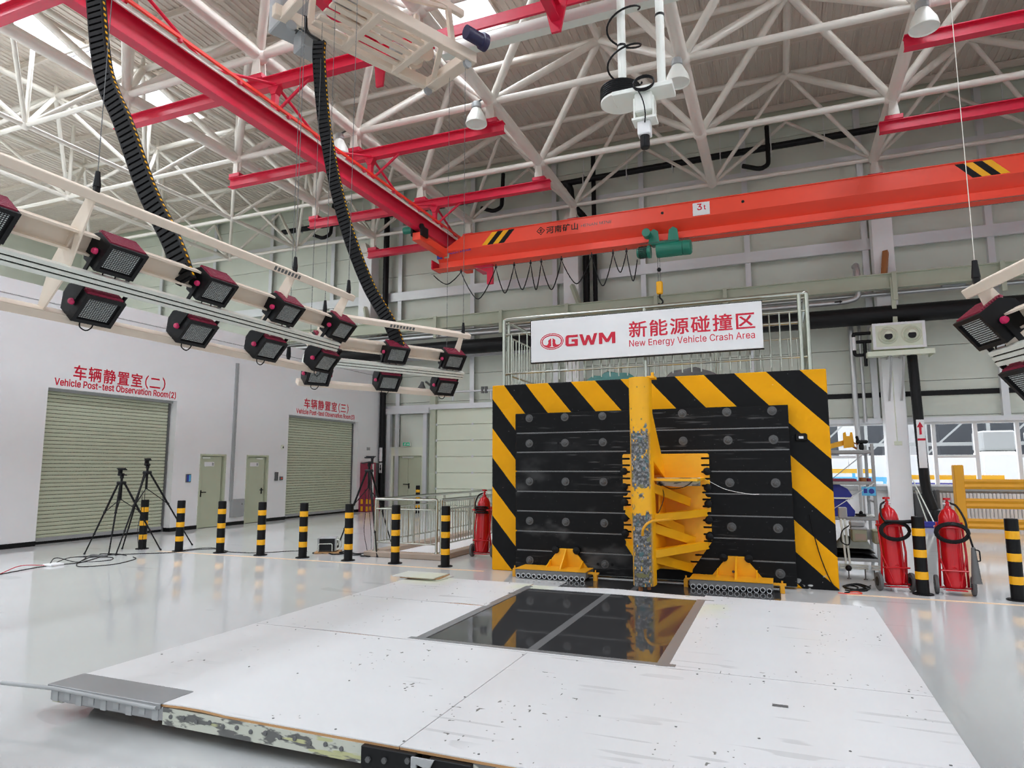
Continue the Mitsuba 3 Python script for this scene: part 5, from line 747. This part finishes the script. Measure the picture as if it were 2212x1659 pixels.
single("tin", cyl((1.22, 12.2, 1.421), (1.22, 12.2, 1.48), .05), "m_rust", "small orange brown tin on the third shelf", "tin", 40); single("tin", cyl((1.31, 12.2, 1.421), (1.31, 12.2, 1.47), .035), "m_wine", "small dark red tin on the third shelf", "tin", 40); single("dark_tray", cb(.72, 1.12, 12.05, 12.6, 1.421, 1.46, .008), "m_wine", "dark red flat tray on the third shelf", "tray")
b = thing("blue_notice", "small blue and white notice hanging below the third shelf", "notice"); part(b, "card", bx(1.17, 1.37, 11.965, 11.975, 1.2, 1.34), "m_cyan"); part(b, "icon", join(lathe([(0, 0), (.04, 0), (.04, .003), (0, .003)], 16, SF(1.31, 11.965, 1.27)), bx(1.2, 1.25, 11.962, 11.965, 1.24, 1.31)), "m_blue")
for i, (z, sx, m) in enumerate(((.222, .5, "m_black"), (.30, .45, "m_black"), (.37, .4, "m_cloth"))):
    g = np.linspace(-.5, .5, 11); X, Y = np.meshgrid(g, g); h = (.07 if i < 2 else .16) * (1 - (2 * np.abs(X)) ** 4) * (1 - (2 * np.abs(Y)) ** 4) * (.7 + .6 * meshkit.noise(np.stack([X * 4 + i, Y * 4, X * 0], -1), 1)); V = np.stack([1.02 + X * sx * 1.3, 12.3 + Y * .6, z + h], -1).reshape(-1, 3); ii, jj = np.meshgrid(np.arange(10), np.arange(10)); q = (ii * 11 + jj).ravel(); F_ = np.vstack([np.stack([q, q + 11, q + 1], 1), np.stack([q + 1, q + 11, q + 12], 1)])
    single("folded_mat" if i < 2 else "cloth_bag", join((V, F_), (V * (1, 1, 0) + (0, 0, z), F_[:, ::-1])), m, ("black mat at the bottom of the pile on the lowest shelf", "second black mat of the pile on the lowest shelf", "grey green sack on top of the black mats")[i], ("mat", "mat", "bag")[i], 50)
k = thing("profile_stand", "low stand of pale aluminium profiles with cables beside the barrier corner", "stand")
part(k, "upright_profile", join(*[bar((.86 + a, 11.3 + c, .22), (.82 + a, 11.32 + c, 1.0), .028) for a in (-.025, .025) for c in (-.02, .02)]), "m_alu"); part(k, "head_plate", cb(.77, .89, 11.27, 11.36, .88, 1.05, .01), "m_grey"); part(k, "foot_profile", join(*[bx(.75, 1.13, 11.3, 11.34, z, z + .03) for z in (.14, .18)]), "m_alu"); part(k, "foot_profile", join(*[bx(1.16, 1.45, 11.2, 11.24, z, z + .03) for z in (.15, .19)]), "m_alu"); part(k, "knob", tm(trimesh.creation.icosphere(1, .05)) if False else ball((.86, 11.25, .16), .045, 1), "m_black")
for x in (.86, 1.08, 1.2, 1.4): part(k, "levelling_foot", join(cyl((x, 11.27, .0), (x, 11.27, .15), .008, 8), lathe([(.03, 0), (.025, .012), (0, .02)], 12, frame((x, 11.27, 0), (1, 0, 0), (0, 1, 0)))), "m_dark", 40)
part(k, "cross_profile", join(bx(.9, 1.5, 11.28, 11.33, .58, .73)), "m_grey"); part(k, "cable", tube(spline([(.9, 11.25, .78), (.8, 11.2, .7), (.78, 11.2, .55), (.88, 11.24, .5), (.9, 11.25, .62)], 24), .008, 6), "m_black", 40)
b = thing("storage_box", "grey and beige storage box on the profile stand, left of two", "box"); part(b, "body", cb(.92, 1.12, 11.1, 11.3, .56, .75, .012), "m_olive"); part(b, "label_panel", bx(.96, 1.1, 11.094, 11.1, .59, .68), "m_kerb"); part(b, "lid", cb(.91, 1.13, 11.09, 11.31, .735, .77, .008), "m_grey")
b = thing("storage_box", "grey and beige storage box right of the other, behind the first extinguisher", "box"); part(b, "body", cb(1.2, 1.42, 11.1, 11.3, .54, .72, .012), "m_olive"); part(b, "label_panel", bx(1.24, 1.38, 11.094, 11.1, .57, .66), "m_kerb"); part(b, "lid", cb(1.19, 1.43, 11.09, 11.31, .71, .74, .008), "m_olive")
b = single("grey_case", cb(.9, 1.1, 11.12, 11.28, .772, .86, .02), "m_grey", "rounded grey case on top of the left storage box", "case"); 

# ------------------------------------------------------------------ guard rail, radiator and litter at the right
g = thing("guard_rail", "yellow guard rail with a thick post and three beams before the windows", "guard rail"); part(g, "post", cb(4.24, 4.47, 20.8, 21.05, 0, 1.7, .02), "m_guard")
for z in (.18, .70, 1.20): part(g, "rail", prism(Polygon([(0, -.13), (.03, -.13), (.06, -.07), (.03, 0), (.06, .07), (.03, .13), (0, .13)]), 9, np.array([[0, 0, 1, 4.4], [-1, 0, 0, 20.86], [0, 1, 0, z], [0, 0, 0, 1.]])), "m_guard")
part(g, "post", cb(8.2, 8.43, 20.8, 21.05, 0, 1.7, .02), "m_guard")
rd = thing("radiator", "white column radiator under the windows", "radiator"); sec = mikit.ply(join(cb(-.04, .04, -.05, .05, .1, .9, .02)), "m_white_gloss")
for x in np.arange(4.28, 12.1, .094): part(rd, "section", sec, to=frame((x, 22.88, 0), (1, 0, 0), (0, 1, 0)))
part(rd, "foot", join(bx(4.3, 4.34, 22.8, 22.96, 0, .12), bx(11.9, 11.94, 22.8, 22.96, 0, .12), cyl((4.2, 22.88, .2), (12.1, 22.88, .2), .02)), "m_white_gloss"); single("side_duct", cb(4.12, 4.22, 22.6, 22.98, 0, 1.0, .02), "m_dark", "dark narrow box between the black pipe and the radiator", "box")
b = thing("mop_bucket", "dark cleaning tub with two thin poles leaning on it beside the white column", "cleaning tub"); part(b, "tub", cb(3.5, 3.98, 21.3, 21.7, 0, .16, .03), "m_blue"); part(b, "back_board", cb(3.52, 3.98, 22.35, 22.6, 0, .9, .02), "m_dark")
for x0, x1 in ((3.5, 3.82), (3.56, 3.66)): part(b, "pole", cyl((x0, 22.2, 1.3 if x0 < 3.55 else .98), (x1, 21.4, .1), .018, 8), "m_alu", 40)

# ------------------------------------------------------------------ things on the left wall and by the doors
def left_sign(n, y0, y1, cn, en, h1, h2, zc, ze):
    s = thing("room_lettering", f"red room lettering for room {n} above its roller shutter, in Chinese and English", "wall lettering"); W = lambda y, z: frame((WX, y, z), (0, 1, 0), (0, 0, 1))
    part(s, "line", xf(fit(glyph(cn, h1, gap=.07), y1[0] - y0[0]), W(y0[0], zc)), "m_letter"); part(s, "line", xf(fit(words(en, h2, .004, True), y1[1] - y0[1]), W(y0[1], ze)), "m_letter")
left_sign("two", (10.15, 9.74), (12.6, 12.95), "车辆静置室(二)", "Vehicle Post-test Observation Room(2)", .36, .15, 3.70, 3.50); left_sign("three", (18.1, 17.73), (20.6, 21.0), "车辆静置室(三)", "Vehicle Post-test Observation Room(3)", .36, .15, 3.70, 3.47)
k = thing("trunking", "grey vertical trunking on the left wall between the two single doors", "trunking"); part(k, "channel", cb(WX, WX + .06, 14.98, 15.08, .7, 4.75, .006), "m_grey"); part(k, "box", cb(WX, WX + .1, 15.02, 15.5, .24, .75, .008), "m_grey"); part(k, "lock", cyl((WX + .1, 15.4, .6), (WX + .11, 15.4, .6), .02), "m_dark")
k = thing("info_panel", "small blue screen panel on the left wall beside the left single door", "panel"); part(k, "frame", cb(WX, WX + .03, 13.42, 13.58, 1.27, 1.49, .006), "m_dark"); part(k, "face", bx(WX + .03, WX + .033, 13.435, 13.565, 1.29, 1.47), "m_cyan"); part(k, "band", bx(WX + .033, WX + .034, 13.435, 13.5, 1.29, 1.47), "m_blue")
single("card_reader", cb(WX, WX + .04, 16.82, 16.96, 1.25, 1.52, .01), "m_dark", "dark card reader on the wall left of the right shutter", "card reader"); k = thing("door_button", "small square button with an orange spot beside the card reader", "button"); part(k, "box", cb(WX, WX + .04, 17.04, 17.18, 1.26, 1.38, .008), "m_dark"); part(k, "spot", lathe([(.03, 0), (.025, .012), (0, .012)], 14, frame((WX + .04, 17.11, 1.32), (0, 1, 0), (0, 0, 1))), "m_orange")
k = thing("wall_sensor", "small white wall sensor with a dark eye above the card reader", "sensor"); part(k, "body", cb(WX, WX + .05, 17.05, 17.17, 2.25, 2.39, .02), "m_section"); part(k, "eye", lathe([(.03, 0), (.0, .02)], 14, frame((WX + .05, 17.11, 2.31), (0, 1, 0), (0, 0, 1))), "m_black"); single("wall_plate", cb(WX, WX + .02, 21.85, 22.05, 2.33, 2.44, .005), "m_grey", "small grey plate on the left wall right of the right shutter", "wall plate")
k = thing("fire_cabinet", "red fire cabinet against the left wall behind the third tripod", "fire cabinet"); part(k, "cabinet", cb(WX, WX + .35, 21.45, 22.0, .45, 1.85, .01), "m_wine"); part(k, "door_strip", bx(WX + .35, WX + .36, 21.75, 21.85, .5, 1.8), "m_white_gloss"); part(k, "base", cb(WX, WX + .45, 21.4, 22.2, 0, .5, .01), "m_wine"); part(k, "yellow_mark", join(*[bx(WX + .45, WX + .455, y, y + .12, z, z + .16) for y in (21.42, 21.8) for z in (.3, .05)], *[bx(WX + .1 + q * .22, WX + .2 + q * .22, 21.394, 21.4, z, z + .18) for q in (0, 1) for z in (.3, .03)]), "m_yellow")
k = thing("notice_board", "dark grey notice board on the wall behind the third tripod", "notice board"); part(k, "board", cb(WX, WX + .04, 22.15, 22.75, .55, 1.85, .006), "m_dark"); part(k, "frame", join(bx(WX, WX + .05, 22.74, 22.8, .5, 1.88), bx(WX, WX + .05, 22.12, 22.8, 1.84, 1.9)), "m_alu")
k = thing("down_pipe", "black vertical pipe with white labels in the corner beside the double door", "pipe"); part(k, "pipe", cyl((WX + .13, 22.72, 0), (WX + .13, 22.72, 12.0), .12, 16), "m_black", 40); part(k, "label", join(bx(WX + .1, WX + .23, 22.585, 22.6, 1.9, 2.45), bx(WX + .1, WX + .23, 22.585, 22.6, 1.45, 1.85)), "m_white_gloss"); part(k, "arrow", prism([(-.02, .12), (.02, .12), (.02, -.02), (.05, -.02), (0, -.12), (-.05, -.02), (-.02, -.02)], .004, SF(WX + .165, 22.585, 1.65)), "m_black")
k = thing("exit_sign", "small green exit sign above the double door", "exit sign"); part(k, "box", cb(-13.9, -13.55, 22.84, 22.88, 2.50, 2.66, .006), "m_alu"); part(k, "face", bx(-13.88, -13.57, 22.835, 22.84, 2.515, 2.645), "m_exit"); part(k, "figure", join(prism([(0, 0), (.03, 0), (.05, .05), (.08, .02), (.1, .04), (.06, .08), (.03, .1), (0, .06)], .003, SF(-13.82, 22.835, 2.53)), prism([(0, .03), (.06, .03), (.06, 0), (.1, .045), (.06, .09), (.06, .06), (0, .06)], .003, SF(-13.70, 22.835, 2.53))), "m_white_gloss"); part(k, "conduit", tube(bend([(-14.5, 22.85, 1.2), (-14.5, 22.85, 2.46), (-13.9, 22.85, 2.46), (-13.73, 22.85, 2.5)], .05), .014, 8), "m_alu", 40)
single("wall_speaker", join(lathe([(.05, 0), (.08, .1), (.16, .25), (.15, .25), (0, .12)], 18, frame((-12.9, 22.6, 5.0), (-1, 0, .1), (0, 1, .0))), bar((-12.75, 22.6, 5.0), (-12.75, 22.95, 4.9), .06)), "m_dark", "grey horn loudspeaker on the back wall behind the second rig", "loudspeaker", 40)
k = thing("wall_pipe", "thin grey pipe with two valves on the back wall left of the barrier railing", "pipe"); part(k, "pipe", join(cyl((-12.3, 22.7, 4.55), (-8, 22.7, 4.55), .04), cyl((-11.6, 22.7, 4.2), (-11.6, 22.7, 4.6), .03), cyl((-10.0, 22.7, 4.2), (-10.0, 22.7, 4.6), .03)), "m_galv", 40); part(k, "valve", join(cyl((-10.35, 22.7, 4.45), (-10.35, 22.7, 4.7), .06), cyl((-10.2, 22.7, 4.45), (-10.2, 22.7, 4.7), .06)), "m_dark", 40)

# ------------------------------------------------------------------ outside the windows
s = thing("outdoor_shed", "dark open shed seen through the windows", "shed"); 
for x0, x1 in ((2.0, 2.5), (3.75, 4.5), (6.5, 9.6), (9.7, 14.0)): part(s, "dark_bay", cb(x0, x1, 34, 38, 1.6, 6.5, .02), "m_dusk")
part(s, "white_wall", bx(-4, 40, 40, 40.3, 0, 9), "m_white_gloss")
for x in np.arange(-1, 30, 2.3): part(s, "frame_post", bar((x, 33.5, -.1), (x, 33.5, 6.5), .12), "m_grey"); part(s, "frame_brace", bar((x, 33.5, 2.2), (x + 2.3, 33.5, 4.4), .07), "m_grey")
part(s, "frame_rail", join(bx(-2, 30, 33.45, 33.55, 2.55, 2.7), bx(-2, 30, 33.45, 33.55, 1.75, 1.9)), "m_grey")
f = thing("site_fence", "bright white panel fence outside the windows", "fence")
for i in range(22): part(f, "panel", cb(-2 + i * 1.5 + .02, -.5 + i * 1.5 - .02, 29.5, 29.56, .1, 2.1, .01), "m_white_gloss")
for i, x in enumerate((7.85, 9.6)):
    k = thing("goods_stack", f"{'left' if i == 0 else 'right'} stack of grey wrapped goods outside the right window", "stack")
    for j in range(4): part(k, "carton", cb(x - .55, x + .55, 30.8, 32.3, -.12 + j * .8, .65 + j * .8, .06), "m_lamp" if (i + j) % 3 else "m_grey")
for i, (x0, x1, z, m, y) in enumerate(((-1, 4.0, .98, "m_cyan", 27.0), (-1, 4.0, 1.2, "m_cyan", 28.2), (4.2, 6.4, 1.02, "m_blue", 27.0), (-.5, 3.2, 1.5, "m_yellow", 28.4), (4.2, 7.2, 1.28, "m_yellow", 28.0))):
    k = thing("outdoor_rack", f"{'yellow' if m == 'm_yellow' else 'blue'} low rack beam outside the windows, {ORD[i]} of the set", "rack"); part(k, "beam", bx(x0, x1, y, y + .1, z - .08, z + .08), m); [part(k, "leg", bx(x, x + .1, y, y + .1, -.12, z - .08), "m_cyan") for x in np.arange(x0, x1, 1.5)]
